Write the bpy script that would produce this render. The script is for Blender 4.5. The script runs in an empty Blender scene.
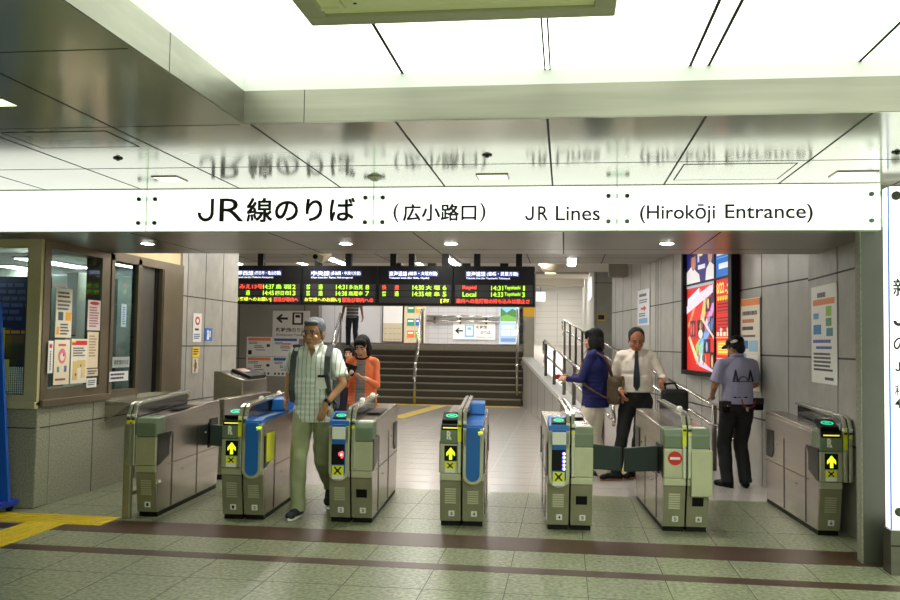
import bpy, bmesh, math, random
from mathutils import Vector, Matrix
random.seed(7)
PI = math.pi
S = bpy.context.scene
COL = S.collection

# ---------------------------------------------------------------- camera
cam_d = bpy.data.cameras.new('camera'); cam = bpy.data.objects.new('camera', cam_d); COL.objects.link(cam)
cam_d.sensor_width = 36.0; cam_d.lens = 880/900*36; cam_d.clip_start = .05
def camera_matrix():
    f, vx, vy, roll = 880., 565., 345., .0147
    a, b = vx-450, vy-300
    Y = Vector((a, -b, -f)).normalized()
    t = -(a*a+b*b+f*f)/(a+b*roll)
    X = -Vector((a+t, -(b+roll*t), -f)).normalized()
    Z = X.cross(Y)
    m = Matrix((X, Y, Z)).to_4x4()
    m.translation = (0, 0, 1.5)
    return m
cam.matrix_world = camera_matrix()
S.camera = cam
# ---------------------------------------------------------------- world, exposure
S.view_settings.view_transform = 'Standard'; S.view_settings.look = 'None'
S.view_settings.exposure = 1.2; S.view_settings.gamma = 1; S.view_settings.use_curve_mapping = False
w = bpy.data.worlds.new('world'); S.world = w; w.use_nodes = True
w.node_tree.nodes['Background'].inputs[0].default_value = (.5, .52, .5, 1)
w.node_tree.nodes['Background'].inputs[1].default_value = .5
LUM_CEILING = 1.3      # luminous ceiling panels over the concourse
SIGN_GLOW = .62
HALL_TUBE = 25.0         # fluorescent fittings in the hall beyond the gates
SPOT = 14.0             # downlights
OFFICE_TUBE = 12.0

# ---------------------------------------------------------------- helpers
def lin(c):
    return tuple(((v/255)/12.92 if v/255 <= .04045 else ((v/255+.055)/1.055)**2.4) for v in c)
def mat(name, rgb, rough=.5, metal=0., noise=None, bump=None, emit=0., dark=None, spec=None, coat=0., ns=None):
    m = bpy.data.materials.new(name); m.use_nodes = True
    nt = m.node_tree; b = nt.nodes['Principled BSDF']
    c = lin(rgb)
    b.inputs['Base Color'].default_value = (*c, 1)
    b.inputs['Roughness'].default_value = rough; b.inputs['Metallic'].default_value = metal
    if coat: b.inputs['Coat Weight'].default_value = coat; b.inputs['Coat Roughness'].default_value = .08
    if spec is not None: b.inputs['Specular IOR Level'].default_value = spec
    if emit:
        b.inputs['Emission Color'].default_value = (*c, 1); b.inputs['Emission Strength'].default_value = emit
    if noise or bump:
        tc = nt.nodes.new('ShaderNodeTexCoord')
    if noise:
        n = nt.nodes.new('ShaderNodeTexNoise'); n.inputs['Scale'].default_value = noise[0]; n.inputs['Detail'].default_value = 6
        mp = nt.nodes.new('ShaderNodeMapping')
        if ns: mp.inputs['Scale'].default_value = ns
        nt.links.new(tc.outputs['Object'], mp.inputs[0]); nt.links.new(mp.outputs[0], n.inputs['Vector'])
        r = nt.nodes.new('ShaderNodeValToRGB'); r.color_ramp.elements[0].position = .3; r.color_ramp.elements[1].position = .7
        d = lin(dark) if dark else tuple(v*(1-noise[1]) for v in c)
        r.color_ramp.elements[0].color = (*d, 1); r.color_ramp.elements[1].color = (*[min(1, v*(1+noise[1]*.6)) for v in c], 1)
        nt.links.new(n.outputs[0], r.inputs[0]); nt.links.new(r.outputs[0], b.inputs['Base Color'])
    if bump:
        n2 = nt.nodes.new('ShaderNodeTexNoise'); n2.inputs['Scale'].default_value = bump[0]; n2.inputs['Detail'].default_value = 4
        nt.links.new(tc.outputs['Object'], n2.inputs['Vector'])
        bp = nt.nodes.new('ShaderNodeBump'); bp.inputs['Strength'].default_value = bump[1]; bp.inputs['Distance'].default_value = .02
        nt.links.new(n2.outputs[0], bp.inputs['Height']); nt.links.new(bp.outputs[0], b.inputs['Normal'])
    return m
def glass(name, tint=(225, 235, 230), refl=.12):
    m = bpy.data.materials.new(name); m.use_nodes = True; nt = m.node_tree; nt.nodes.clear()
    o = nt.nodes.new('ShaderNodeOutputMaterial'); mx = nt.nodes.new('ShaderNodeMixShader')
    t = nt.nodes.new('ShaderNodeBsdfTransparent'); g = nt.nodes.new('ShaderNodeBsdfGlossy'); fr = nt.nodes.new('ShaderNodeLayerWeight')
    fr.inputs[0].default_value = refl; t.inputs[0].default_value = (*lin(tint), 1); g.inputs['Roughness'].default_value = .02
    pw = nt.nodes.new('ShaderNodeMath'); pw.operation = 'POWER'; pw.inputs[1].default_value = 3.5; ma = nt.nodes.new('ShaderNodeMath'); ma.operation = 'MULTIPLY_ADD'; ma.inputs[1].default_value = .5; ma.inputs[2].default_value = .03
    fr.inputs[0].default_value = .5; nt.links.new(fr.outputs['Facing'], pw.inputs[0]); nt.links.new(pw.outputs[0], ma.inputs[0]); nt.links.new(ma.outputs[0], mx.inputs[0]); nt.links.new(t.outputs[0], mx.inputs[1]); nt.links.new(g.outputs[0], mx.inputs[2])
    nt.links.new(mx.outputs[0], o.inputs[0]); return m
def stripes(name, base, line, freq, width, axis=0, rough=.85, bump=.25):
    """woven cloth with regular stripes along one object axis"""
    m = mat(name, base, rough, bump=(14, bump)); nt = m.node_tree; b = nt.nodes['Principled BSDF']
    tc = nt.nodes.new('ShaderNodeTexCoord'); sp = nt.nodes.new('ShaderNodeSeparateXYZ'); nt.links.new(tc.outputs['Object'], sp.inputs[0])
    mu = nt.nodes.new('ShaderNodeMath'); mu.operation = 'MULTIPLY'; mu.inputs[1].default_value = freq
    fr = nt.nodes.new('ShaderNodeMath'); fr.operation = 'FRACT'; lt = nt.nodes.new('ShaderNodeMath'); lt.operation = 'LESS_THAN'; lt.inputs[1].default_value = width
    nt.links.new(sp.outputs[axis], mu.inputs[0]); nt.links.new(mu.outputs[0], fr.inputs[0]); nt.links.new(fr.outputs[0], lt.inputs[0])
    mx = nt.nodes.new('ShaderNodeMix'); mx.data_type = 'RGBA'; mx.inputs[6].default_value = (*lin(base), 1); mx.inputs[7].default_value = (*lin(line), 1)
    nt.links.new(lt.outputs[0], mx.inputs[0]); nt.links.new(mx.outputs[2], b.inputs['Base Color']); return m
def flat(rgb, e=0.):
    e = e*.5; k = 'ink_%d_%d_%d_%s' % (*rgb, e)
    m = bpy.data.materials.get(k)
    if not m:
        m = mat(k, rgb, .55, emit=e)
        if e:
            try: m.cycles.emission_sampling = 'NONE'
            except Exception: pass
    return m

class MB:
    def __init__(s, *mats):
        s.bm = bmesh.new(); s.mats = list(mats); s.i = 0; s.M = Matrix()
    def use(s, m):
        if m not in s.mats: s.mats.append(m)
        s.i = s.mats.index(m); return s
    def _fin(s, verts, smooth=False):
        fs = set()
        for v in verts:
            v.co = s.M @ v.co
            fs.update(v.link_faces)
        for f in fs: f.material_index = s.i; f.smooth = smooth
    def box(s, x0, x1, y0, y1, z0, z1, bev=0., seg=2):
        g = bmesh.ops.create_cube(s.bm, size=1)['verts']
        for v in g: v.co = Vector(((x0+x1)/2+v.co.x*(x1-x0), (y0+y1)/2+v.co.y*(y1-y0), (z0+z1)/2+v.co.z*(z1-z0)))
        if bev:
            es = list({e for v in g for e in v.link_edges})
            r = bmesh.ops.bevel(s.bm, geom=es, offset=bev, segments=seg, profile=.5, affect='EDGES')
            g = list({v for v in r['verts']} | {v for v in g if v.is_valid})
        s._fin(g); return s
    def prism(s, pts, vec, bev=0.):
        """polygon of 3D points extruded along vec"""
        vs = [s.bm.verts.new(Vector(p)) for p in pts]
        f = s.bm.faces.new(vs)
        r = bmesh.ops.extrude_face_region(s.bm, geom=[f])
        nv = [e for e in r['geom'] if isinstance(e, bmesh.types.BMVert)]
        bmesh.ops.translate(s.bm, verts=nv, vec=Vector(vec))
        allv = vs+nv
        fs = list({q for v in allv for q in v.link_faces})
        bmesh.ops.recalc_face_normals(s.bm, faces=fs)
        if bev:
            es = list({e for v in allv for e in v.link_edges})
            r = bmesh.ops.bevel(s.bm, geom=es, offset=bev, segments=2, profile=.5, affect='EDGES')
            allv = list({v for v in r['verts']} | {v for v in allv if v.is_valid})
        s._fin(allv); return s
    def cyl(s, p0, p1, r0, r1=None, seg=16, caps=True):
        p0, p1 = Vector(p0), Vector(p1); r1 = r0 if r1 is None else r1; d = p1-p0
        q = d.to_track_quat('Z', 'Y').to_matrix().to_4x4()
        g = bmesh.ops.create_cone(s.bm, cap_ends=caps, segments=seg, radius1=r0, radius2=r1, depth=d.length, matrix=Matrix.Translation((p0+p1)/2) @ q)['verts']
        s._fin(g, True)
        for v in g:
            for f in v.link_faces:
                if len(f.verts) > 4: f.smooth = False
        return s
    def sph(s, c, r, seg=16, rot=None):
        if not hasattr(r, '__len__'): r = (r, r, r)
        m = Matrix.Translation(c) @ (rot.to_4x4() if rot else Matrix()) @ Matrix.Diagonal((*r, 1))
        g = bmesh.ops.create_uvsphere(s.bm, u_segments=seg, v_segments=max(8, seg*2//3), radius=1, matrix=m)['verts']
        s._fin(g, True); return s
    def cap(s, p0, p1, r0, r1=None, seg=14):
        r1 = r0 if r1 is None else r1
        s.cyl(p0, p1, r0, r1, seg); s.sph(p0, r0, seg); s.sph(p1, r1, seg); return s
    def tube(s, pts, r, seg=10):
        pts = [Vector(p) for p in pts]
        for i in range(len(pts)-1): s.cyl(pts[i], pts[i+1], r, r, seg)
        for p in pts[1:-1]: s.sph(p, r, seg)
        return s
    def text(s, body, x0, x1, z0, z1, y, bold=0., keep=False):
        """flat lettering fitted into the rectangle x0..x1, z0..z1 of the plane y (reads from -Y)"""
        cu = bpy.data.curves.new('lettering', 'FONT'); cu.body = body; cu.size = 1; cu.offset = bold; cu.resolution_u = 4
        o = bpy.data.objects.new('lettering', cu); COL.objects.link(o)
        me = o.evaluated_get(bpy.context.evaluated_depsgraph_get()).to_mesh()
        if len(me.vertices):
            xs = [v.co.x for v in me.vertices]; ys = [v.co.y for v in me.vertices]
            a0, a1, b0, b1 = min(xs), max(xs), min(ys), max(ys)
            sx = (x1-x0)/max(1e-6, a1-a0); sz = (z1-z0)/max(1e-6, b1-b0)
            if keep: sx = sz = min(sx, sz)
            vs = [s.bm.verts.new(s.M @ Vector((x0+(v.co.x-a0)*sx, y, z0+(v.co.y-b0)*sz))) for v in me.vertices]
            for p in me.polygons:
                try: f = s.bm.faces.new([vs[k] for k in p.vertices]); f.material_index = s.i
                except ValueError: pass
        o.to_mesh_clear(); bpy.data.objects.remove(o); bpy.data.curves.remove(cu); return s
    def jay(s, x0, x1, z0, z1, y, st):
        """a plain sans-serif J"""
        r = (x1-x0)/2; R, q = r, r-st; c = x0+r; zb = z0+R
        s.prism([(x1-st, y, z1), (x1, y, z1), (x1, y, zb), (x1-st, y, zb)], (0, .001, 0))
        for k in range(12):
            a0, a1 = -PI*k/12*1.04, -PI*(k+1)/12*1.04
            s.prism([(c+R*math.cos(a0), y, zb+R*math.sin(a0)), (c+R*math.cos(a1), y, zb+R*math.sin(a1)), (c+q*math.cos(a1), y, zb+q*math.sin(a1)), (c+q*math.cos(a0), y, zb+q*math.sin(a0))], (0, .001, 0))
        return s
    def build(s, name, parent=None, smooth=None):
        me = bpy.data.meshes.new(name); s.bm.normal_update(); s.bm.to_mesh(me); s.bm.free()
        for m in s.mats: me.materials.append(m)
        o = bpy.data.objects.new(name, me); COL.objects.link(o)
        if parent: o.parent = parent
        return o
def tag(o, label, cat, group=None, kind=None):
    o['label'] = label; o['category'] = cat
    if group: o['group'] = group
    if kind: o['kind'] = kind
    return o
def struct(o): o['kind'] = 'structure'; return o
def thing(name, label, cat, loc=(0, 0, 0), rz=0., group=None):
    o = bpy.data.objects.new(name, None); COL.objects.link(o); o.empty_display_size = .1
    o.location = loc; o.rotation_euler = (0, 0, rz)
    return tag(o, label, cat, group)

# ---------------------------------------------------------------- materials
m_tile = mat('front_granite', (144, 149, 120), .3, noise=(34, .62), spec=.4)
m_tile_in = mat('hall_granite', (196, 190, 183), .2, noise=(60, .2), spec=.5)
m_brown = mat('brown_granite', (72, 48, 34), .36, noise=(60, .4))
m_joint = mat('joint', (60, 60, 52), .7)
m_yellow = mat('yellow_tactile', (214, 186, 20), .6, noise=(40, .15))
m_ceilmetal = mat('satin_ceiling_metal', (190, 192, 176), .13, .5, noise=(1.5, .1))
m_soffit = mat('soffit_metal', (140, 138, 130), .28, .75, noise=(2, .1))
m_beam = mat('beam_steel', (128, 126, 116), .38, 1., noise=(3, .15), ns=(.3, 1, 6))
m_white = mat('white_plaster', (206, 206, 204), .6)
m_lum = mat('luminous_panel', (243, 253, 236), .3, emit=LUM_CEILING)
m_groove = mat('groove', (30, 32, 30), .8)
m_stone = mat('wall_stone', (164, 161, 152), .45, noise=(5, .16), bump=(60, .05))
m_stone_far = mat('far_wall_stone', (168, 167, 160), .3, noise=(3.5, .14))
m_granite = mat('rough_granite', (152, 152, 132), .55, noise=(60, .35))
m_bronze = mat('bronze_frame', (122, 110, 90), .42, .6, noise=(4, .1))
m_beige = mat('beige_frame', (206, 196, 152), .45, .3)
m_dark = mat('dark', (22, 23, 22), .5)
m_black = mat('black', (8, 8, 8), .5, spec=.2)
m_steel = mat('brushed_steel', (186, 180, 168), .27, 1., noise=(5, .12), ns=(1, .2, 6))
m_steel_f = mat('gate_front_steel', (190, 189, 158), .4, .6, noise=(6, .1))
m_low = mat('gate_low_steel', (150, 147, 120), .42, .55, noise=(6, .12))
m_green = mat('gate_green', (112, 126, 102), .4, .25)
m_gdark = mat('gate_side_dark', (50, 48, 44), .33, .8)
m_chrome = mat('chrome', (205, 205, 190), .22, .85)
m_blue = mat('gate_blue', (18, 96, 172), .4)
m_flap = mat('flap_green', (20, 40, 34), .4)
m_lime = mat('lime_sticker', (226, 226, 40), .5)
m_lime_e = mat('lime_lamp', (190, 235, 30), .5, emit=.9)
m_wht = mat('white_sticker', (226, 226, 214), .5)
m_acryl = mat('smoked_acrylic', (52, 50, 48), .12, 0., spec=.6)
m_glass = glass('clear_glass')
m_glass2 = glass('counter_glass', (190, 205, 200), .18)
m_wtile = mat('white_wall_tile', (182, 182, 186), .3)
m_hallceil = mat('hall_ceiling', (140, 135, 124), .45, .3)
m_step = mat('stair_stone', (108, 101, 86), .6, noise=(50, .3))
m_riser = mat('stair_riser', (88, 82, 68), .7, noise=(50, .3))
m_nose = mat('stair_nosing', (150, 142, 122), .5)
m_rail = mat('rail_steel', (190, 188, 182), .18, 1.)
m_post = mat('post_steel', (110, 106, 98), .3, 1.)
m_tube = mat('tube_light', (255, 250, 242), .4, emit=HALL_TUBE)
m_otube = mat('office_tube', (250, 255, 250), .4, emit=OFFICE_TUBE)
m_spot = mat('downlight_glow', (255, 252, 244), .4, emit=SPOT)
m_warm = mat('emergency_lamp', (236, 240, 190), .4, emit=1.0)
m_sign = mat('sign_face', (252, 255, 250), .12, emit=SIGN_GLOW)
m_edge = mat('acrylic_edge', (196, 214, 180), .2)
m_ink = mat('sign_ink', (26, 24, 26), .4)
# ================================================================ setting
def strips(b, xs=(), ys=(), x0=0, x1=0, y0=0, y1=0, z=0, w=.005):
    """thin joint lines lying on a level surface"""
    for x in xs: b.box(x-w/2, x+w/2, y0, y1, z-.004, z+.0008)
    for y in ys: b.box(x0, x1, y-w/2, y+w/2, z-.004, z+.0008)
YF = 9.0
b = MB(m_tile, m_joint); b.box(-11, 7, -7, YF, -.2, 0); b.use(m_joint)
xs = [.15+.5*k for k in range(-22, 13)]
strips(b, xs, (), 0, 0, -7, YF, 0, .004)
strips(b, (), (7.5, 8.2, 5.38, 4.5, 3.9), -11, 6.9, 0, 0, 0, .003)
struct(b.build('floor'))
b = MB(m_tile_in); b.box(-11, 7, YF, 36, -.2, 0); b.use(mat('pale_joint', (150, 146, 140), .6))
strips(b, xs, (), 0, 0, YF, 21.4, 0, .005); strips(b, (), [YF+.48*k for k in range(26)], -11, 3, 0, 0, 0, .005)
struct(b.build('floor.001'))
b = MB(m_brown); b.box(-3.98, 3, 6.49, 6.93, -.003, .0015); b.box(-11, -4.32, 6.49, 6.66, -.003, .0015); struct(b.build('trim_1'))
b = MB(m_brown); b.box(-3.98, 3, 5.86, 6.01, -.003, .0015); struct(b.build('trim_2'))
# tactile paving: raised bars on yellow tiles
b = MB(m_yellow); b.box(-6.2, -3.68, 6.70, 7.04, 0, .006); b.box(-4.31, -3.98, 3.0, 6.70, 0, .006)
for k in range(4): b.box(-6.2, -3.7, 6.74+k*.08, 6.765+k*.08, .006, .011)
for k in range(4): b.box(-4.28+k*.08, -4.255+k*.08, 3.0, 6.70, .006, .011)
tag(b.build('tactile_paving'), 'yellow tactile paving strip beside the office corner on the green floor', 'tactile paving')
b = MB(m_yellow); b.box(-4.9, -1.05, 20.9, 21.2, 0, .006)
for k in range(24): b.box(-4.87+k*.16, -4.80+k*.16, 20.95, 21.15, .006, .012)
tag(b.build('tactile_paving'), 'yellow tactile strip along the foot of the wide staircase', 'tactile paving')
b = MB(m_yellow); b.prism([(-3.1, 20.88, .003), (-2.8, 20.88, .003), (-3.15, 17.2, .003), (-3.45, 17.2, .003)], (0, 0, .005))
tag(b.build('tactile_paving'), 'yellow tactile path running diagonally from the staircase toward the gates', 'tactile paving')
b = MB(m_yellow); b.box(.55, 1.0, 10.75, 11.05, 0, .006)
for k in range(5): b.box(.58+k*.085, .62+k*.085, 10.77, 11.03, .006, .012)
tag(b.build('tactile_paving'), 'small yellow tactile patch at the foot of the ramp', 'tactile paving')

# concourse ceiling
ZC = 2.67
b = MB(m_ceilmetal, m_groove)
b.box(-11, -1.741, -7, 6.56, ZC, ZC+.1); b.box(-1.741, 7, 4.531, 6.56, ZC, ZC+.1); b.use(m_groove)
cx = [-1.7+.8*k for k in range(-11, 11)]
for x in cx:
    if x < -1.75: b.box(x-.006, x+.006, -7, 6.55, ZC-.001, ZC+.01)
    elif x < 6: b.box(x-.006, x+.006, 4.54, 6.55, ZC-.001, ZC+.01)
b.box(-11, 6.9, 5.662, 5.672, ZC-.001, ZC+.01)
for y in (4.54, 3.3, 2.06, .82): b.box(-11, -1.76, y-.004, y+.004, ZC-.001, ZC+.01)
struct(b.build('ceiling'))
# recess surround: steel fascia, white upper band
b = MB(m_beam, m_groove)
b.box(-1.735, 7, 4.525, 4.60, ZC+.003, 2.85); b.box(-1.79, -1.735, -7, 4.60, ZC+.003, 2.85)
b.use(m_groove)
b.box(-1.40, -1.397, 4.523, 4.526, ZC, 2.85); b.box(-1.737, -1.734, 3.62, 3.623, ZC, 2.85)
struct(b.build('trim_3'))
b = MB(m_white); b.box(-1.745, 7, 4.53, 4.60, 2.85, 2.96); b.box(-1.80, -1.74, -7, 4.60, 2.85, 2.96); struct(b.build('trim_4'))
b = MB(m_lum, m_groove); b.box(-1.745, 7, -7, 4.6, 2.93, 2.99); b.use(m_groove)
for x in (-.867, .62, .712, 1.44, 2.25): b.box(x-.007, x+.007, -7, 4.53, 2.926, 2.94)
for x in (-.115, -.088): b.box(x-.004, x+.004, -7, 4.53, 2.926, 2.94)
struct(b.build('ceiling.001'))
# portal soffit above the gates
ZS = 2.37
b = MB(m_soffit, m_groove); b.box(-11, 4, 6.56, 8.45, ZS, ZC+.24)
b.use(m_groove)
for x in [-2.38-1.18*2, -2.38-1.18, -2.38, -1.2, -.02, 1.16, 2.34]: b.box(x-.006, x+.006, 6.56, 8.449, ZS-.001, ZS+.004)
b.box(-11, 4, 8.05, 8.056, ZS-.001, ZS+.004)
struct(b.build('ceiling.002'))
# hall ceiling
b = MB(m_hallceil, m_groove); b.box(-11, 4, 8.45, 15.2, 2.9, 3.0); b.use(m_groove)
for x in (-5.4, -4.2, -3.0, -1.8, -.6, .6, 1.8): b.box(x-.008, x+.008, 8.46, 15.19, 2.898, 2.904)
for y in (10.2, 12.6, 14.2): b.box(-11, 4, y-.006, y+.006, 2.898, 2.904)
struct(b.build('ceiling.003'))
b = MB(mat('corridor_ceiling', (206, 202, 192), .6)); b.box(-11, 4, 15.2, 20, 3.15, 3.3); b.box(-11, 4, 20, 40, 3.9, 4.0); b.box(-11, 4, 15.2, 15.26, 2.9, 3.15); b.box(-11, 4, 19.95, 20.0, 3.3, 4.0); struct(b.build('ceiling.004'))
b = MB(mat('corridor_beam', (196, 188, 172), .6))
b.box(-1.3, .6, 22.5, 24, 3.3, 3.9); b.box(-1.3, .6, 29, 30, 3.45, 3.9); struct(b.build('trim_5'))

# left wall beyond the office
def vjoint_x(b, x, ys, z0, z1, zs, y0, y1, s=1, w=.012):
    for y in ys: b.box(x-.002, x+.002*s, y-w/2, y+w/2, z0, z1)
    for z in zs: b.box(x-.002, x+.002*s, y0, y1, z-w/2, z+w/2)
b = MB(m_stone, m_joint); b.box(-5.2, -4.6, 10.12, 11.95, 0, 3.0); b.box(-11, -5.2, 11.75, 11.95, 0, 3.0); b.use(m_joint)
for y in (10.28, 10.82, 11.4): b.box(-4.602, -4.598, y-.006, y+.006, 0, 2.9)
for z in (2.03, 1.42, .75): b.box(-4.602, -4.598, 10.12, 11.95, z-.007, z+.007)
struct(b.build('wall_left'))
# office: granite parapet, corner at the front
b = MB(m_granite, m_joint); b.box(-11, -4.6, 7.25, 7.45, 0, .9, .01); b.box(-4.8, -4.6, 7.45, 10.12, 0, .9); b.use(m_joint)
for y in (8.18, 9.05): b.box(-4.602, -4.598, y-.005, y+.005, 0, .9)
b.box(-4.602, -4.598, 7.3, 10.1, .695, .705); b.box(-11, -4.62, 7.246, 7.252, .695, .705)
struct(b.build('wall_left.001'))
b = MB(m_white); b.box(-11, -7.6, 7.45, 11.75, 0, 2.9); struct(b.build('wall_left.002'))
b = MB(m_white); b.box(-7.6, -4.8, 11.6, 11.75, 0, 2.9); struct(b.build('wall_left.003'))
b = MB(m_white); b.box(-7.6, -5.21, 8.46, 11.6, 2.36, 2.40); struct(b.build('ceiling.005'))
b = MB(m_white); b.box(-7.6, -4.72, 10.08, 10.115, 0, 2.36); struct(b.build('wall_left.006'))
# beige stone above the office door, under the hall ceiling
b = MB(mat('beige_stone', (206, 184, 140), .5, noise=(4, .1))); b.box(-5.2, -4.63, 8.47, 10.12, 2.36, 2.9); struct(b.build('wall_left.004'))

# poster wall and hall back walls
b = MB(mat('grey_panel', (140, 136, 126), .5, noise=(2, .1)), m_joint); b.box(-11, -5.95, 20.8, 21.1, 0, 4); b.use(m_joint)
for x in (-7.95, -6.3): b.box(x-.01, x+.01, 20.797, 20.802, 0, 3.6)
b.box(-11, -5.95, 20.797, 20.802, 1.05, 1.07); struct(b.build('wall_far'))
b = MB(m_wtile, m_joint); b.box(-11, -1.2, 27, 27.2, 0, 4); b.use(mat('tile_joint', (150, 150, 152), .7))
for k in range(9): b.box(-5.75 if k < 0 else -4.25, -1.2, 26.997, 27.001, 1.485+.16*k-.006, 1.485+.16*k+.006)
for k in range(10): b.box(-4.2+.3*k-.005, -4.2+.3*k+.005, 26.997, 27.001, 1.485, 2.8)
for x in (-7.2, -6.5, -5.72): b.box(x-.012, x+.012, 26.996, 27.001, 1.485, 3.4)
struct(b.build('wall_far.002'))
b = MB(m_tile_in); b.box(-11, -1.05, 23.79, 27, 0, 1.485); b.box(-2.2, 3, 27.97, 40, 0, 1.5); struct(b.build('floor.002'))
b = MB(mat('corridor_tile', (216, 214, 208), .4)); b.box(-3.5, 3, 36, 36.2, 1.0, 4); b.use(mat('corridor_joint', (170, 168, 162), .7))
for k in range(8): b.box(-1.6, 1, 35.996, 36.001, 1.6+.25*k, 1.61+.25*k)
b.box(-.33, -.31, 35.99, 36.001, 1.5, 3.6); struct(b.build('wall_far.003'))
b = MB(m_stone_far); b.box(-1.4, -1.2, 27, 36, 1.0, 4); struct(b.build('wall_far.004'))

# right wall: near straight stretch, then angled along the ramp
b = MB(m_stone, m_joint); b.box(2.3, 2.6, 6.95, 8.76, 0, 3.0); b.use(m_joint)
for y in (7.05, 7.86): b.box(2.298, 2.302, y-.006, y+.006, 0, 2.4)
for z in (2.15, 1.42, .72): b.box(2.298, 2.302, 6.95, 8.76, z-.008, z+.008)
struct(b.build('wall_right'))
b = MB(mat('jamb_steel', (82, 84, 72), .4, .5, noise=(3, .08))); b.box(2.085, 2.62, 6.57, 6.69, 0, ZS); b.use(m_granite); b.box(2.08, 2.10, 6.572, 6.688, 0, ZS); struct(b.build('trim_6'))
WR = math.atan2(-1, .14)                      # u = toward the camera along the angled wall
def wr(y, off=0., z=0.):
    n = Vector((-1, -.14, 0)).normalized()
    return Vector((3.533-.14*y, y, z)) + n*off
b = MB(m_stone_far, m_joint)
p0, p1 = wr(8.76), wr(18.4)
b.prism([p0, p1, p1+Vector((.4, .06, 0)), p0+Vector((.4, .06, 0))], (0, 0, 3.6))
b.use(m_joint)
L = (p1-p0).length
b.M = Matrix.Translation(p1) @ Matrix.Rotation(WR, 4, 'Z')
for k in range(13):
    a = .35+k*.74
    b.box(a-.006, a+.006, -.002, .01, 0, 3.5)
for z in (2.17, 1.42, .72): b.box(0, L, -.002, .01, z-.008, z+.008)
for a in (3.72, 3.86): b.box(a-.012, a+.012, -.003, .01, 0, 3.5)
struct(b.build('wall_right.001'))
b = MB(mat('column_stone', (158, 156, 146), .35, noise=(3, .12)), m_joint); b.box(.66, 1.6, 20.6, 21.4, 0, 3.9); b.use(m_joint)
b.box(.66, 1.5, 20.597, 20.601, 2.94, 2.955); b.box(.70, .71, 20.597, 20.601, 0, 3.8); struct(b.build('wall_right.002'))
b = MB(m_stone_far); b.box(.66, .9, 21.4, 36, 0, 4); struct(b.build('wall_right.003'))
b = MB(m_hallceil); b.box(.82, 1.16, 16.9, 17.3, 2.82, 3.15); struct(b.build('trim_7'))
# walls behind the camera
b = MB(mat('concourse_wall', (120, 122, 112), .6)); b.box(-11, 7, -7.2, -7, 0, 3.1); struct(b.build('wall_rear'))
b = MB(mat('concourse_wall_side', (132, 134, 122), .6)); b.box(-11.2, -11, -7.2, 40, 0, 4); struct(b.build('wall_left.005'))
b = MB(mat('concourse_wall_east', (132, 134, 122), .6)); b.box(7, 7.2, -7.2, 7, 0, 3.1); b.box(2.62, 7, 6.7, 6.95, 0, 3.1); struct(b.build('wall_right.004'))

# staircase
t = thing('staircase', 'wide dark stone staircase with nine steps climbing to the tiled landing', 'stairs', (-3.5, 21.4, 0))
for k in range(9):
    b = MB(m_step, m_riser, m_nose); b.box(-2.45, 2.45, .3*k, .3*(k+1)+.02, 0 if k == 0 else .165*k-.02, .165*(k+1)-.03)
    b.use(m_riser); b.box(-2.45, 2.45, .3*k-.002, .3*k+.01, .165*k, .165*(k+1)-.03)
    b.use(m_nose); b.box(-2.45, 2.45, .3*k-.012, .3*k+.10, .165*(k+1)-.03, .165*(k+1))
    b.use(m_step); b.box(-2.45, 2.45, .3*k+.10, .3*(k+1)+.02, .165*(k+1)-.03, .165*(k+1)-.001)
    b.build('step', t)
# ramp with parapet
def rl(y, off=0., z=0.): return Vector((2.0-.14*y+off, y, z))
RZ = lambda y: max(0., (y-11.3)*.09)
b = MB(m_tile_in)
pts = [rl(11.3), rl(27.97, 0, 1.5), Vector((wr(27.97).x, 27.97, 1.5)), wr(11.3)]
vs = [rl(11.3, .1, .001), rl(27.97, .1, 1.5), wr(27.97, .02, 1.5), wr(11.3, .02, .001)]
b.prism(vs, (0, 0, -.15)); o = b.build('ramp'); tag(o, 'pale ramp rising along the right wall behind the gates', 'ramp')
b = MB(mat('parapet_tile', (204, 202, 196), .25), m_joint, m_white)
ya, yb = 12.2, 21.4
q = [rl(ya, 0, 0), rl(yb, 0, 0), rl(yb, 0, 1.13), rl(ya, 0, .36)]
b.prism(q, (.18, .02, 0)); b.use(m_white)
q = [rl(ya-.05, -.03, .36), rl(yb, -.03, 1.13), rl(yb, -.03, 1.20), rl(ya-.05, -.03, .43)]
b.prism(q, (.24, .03, 0)); b.use(m_joint)
for k in range(1, 8):
    y = ya+k*1.2; b.prism([rl(y, -.002, 0), rl(y+.012, -.002, 0), rl(y+.012, -.002, .36+(y-ya)*.0837), rl(y, -.002, .36+(y-ya)*.0837)], (.01, 0, 0))
tag(b.build('parapet'), 'white tiled low wall with a sloping cap beside the staircase', 'parapet')
m_clip = glass('clip_acrylic', (205, 222, 208), .1)
# ================================================================ lit sign over the gates
t = thing('station_sign', 'long white backlit sign across the top with bold black lettering', 'sign', (0, 6.47, 2.335))
seams = [-6.87, -5.06, -3.25, -1.44, .37, 2.19]
for i in range(5):
    b = MB(m_sign, m_edge); b.box(seams[i]+.004, seams[i+1]-.004, 0, .07, .006, .329)
    b.use(m_edge); b.box(seams[i]+.002, seams[i+1]-.002, .002, .075, 0, .006); b.box(seams[i]+.002, seams[i+1]-.002, .002, .075, .329, .334)
    b.box(seams[i+1]-.006, seams[i+1]-.001, -.001, .075, 0, .334); b.build('panel', t)
def sline(txt, x0, x1, z0, z1, bold=0.):
    b = MB(m_ink)
    d = bold*(z1-z0)*.55
    for i, (p, q) in enumerate(((-d, -d), (d, -d), (-d, d), (d, d))): b.text(txt, x0+d+p, x1-d+p, z0-2.335+d+q, z1-2.335-d+q, -.004-.0002*i, 0)
    return b.build('lettering', t)
b = MB(m_ink); b.jay(-2.831, -2.70, .077, .257, -.004, .027); b.build('lettering', t)
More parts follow.
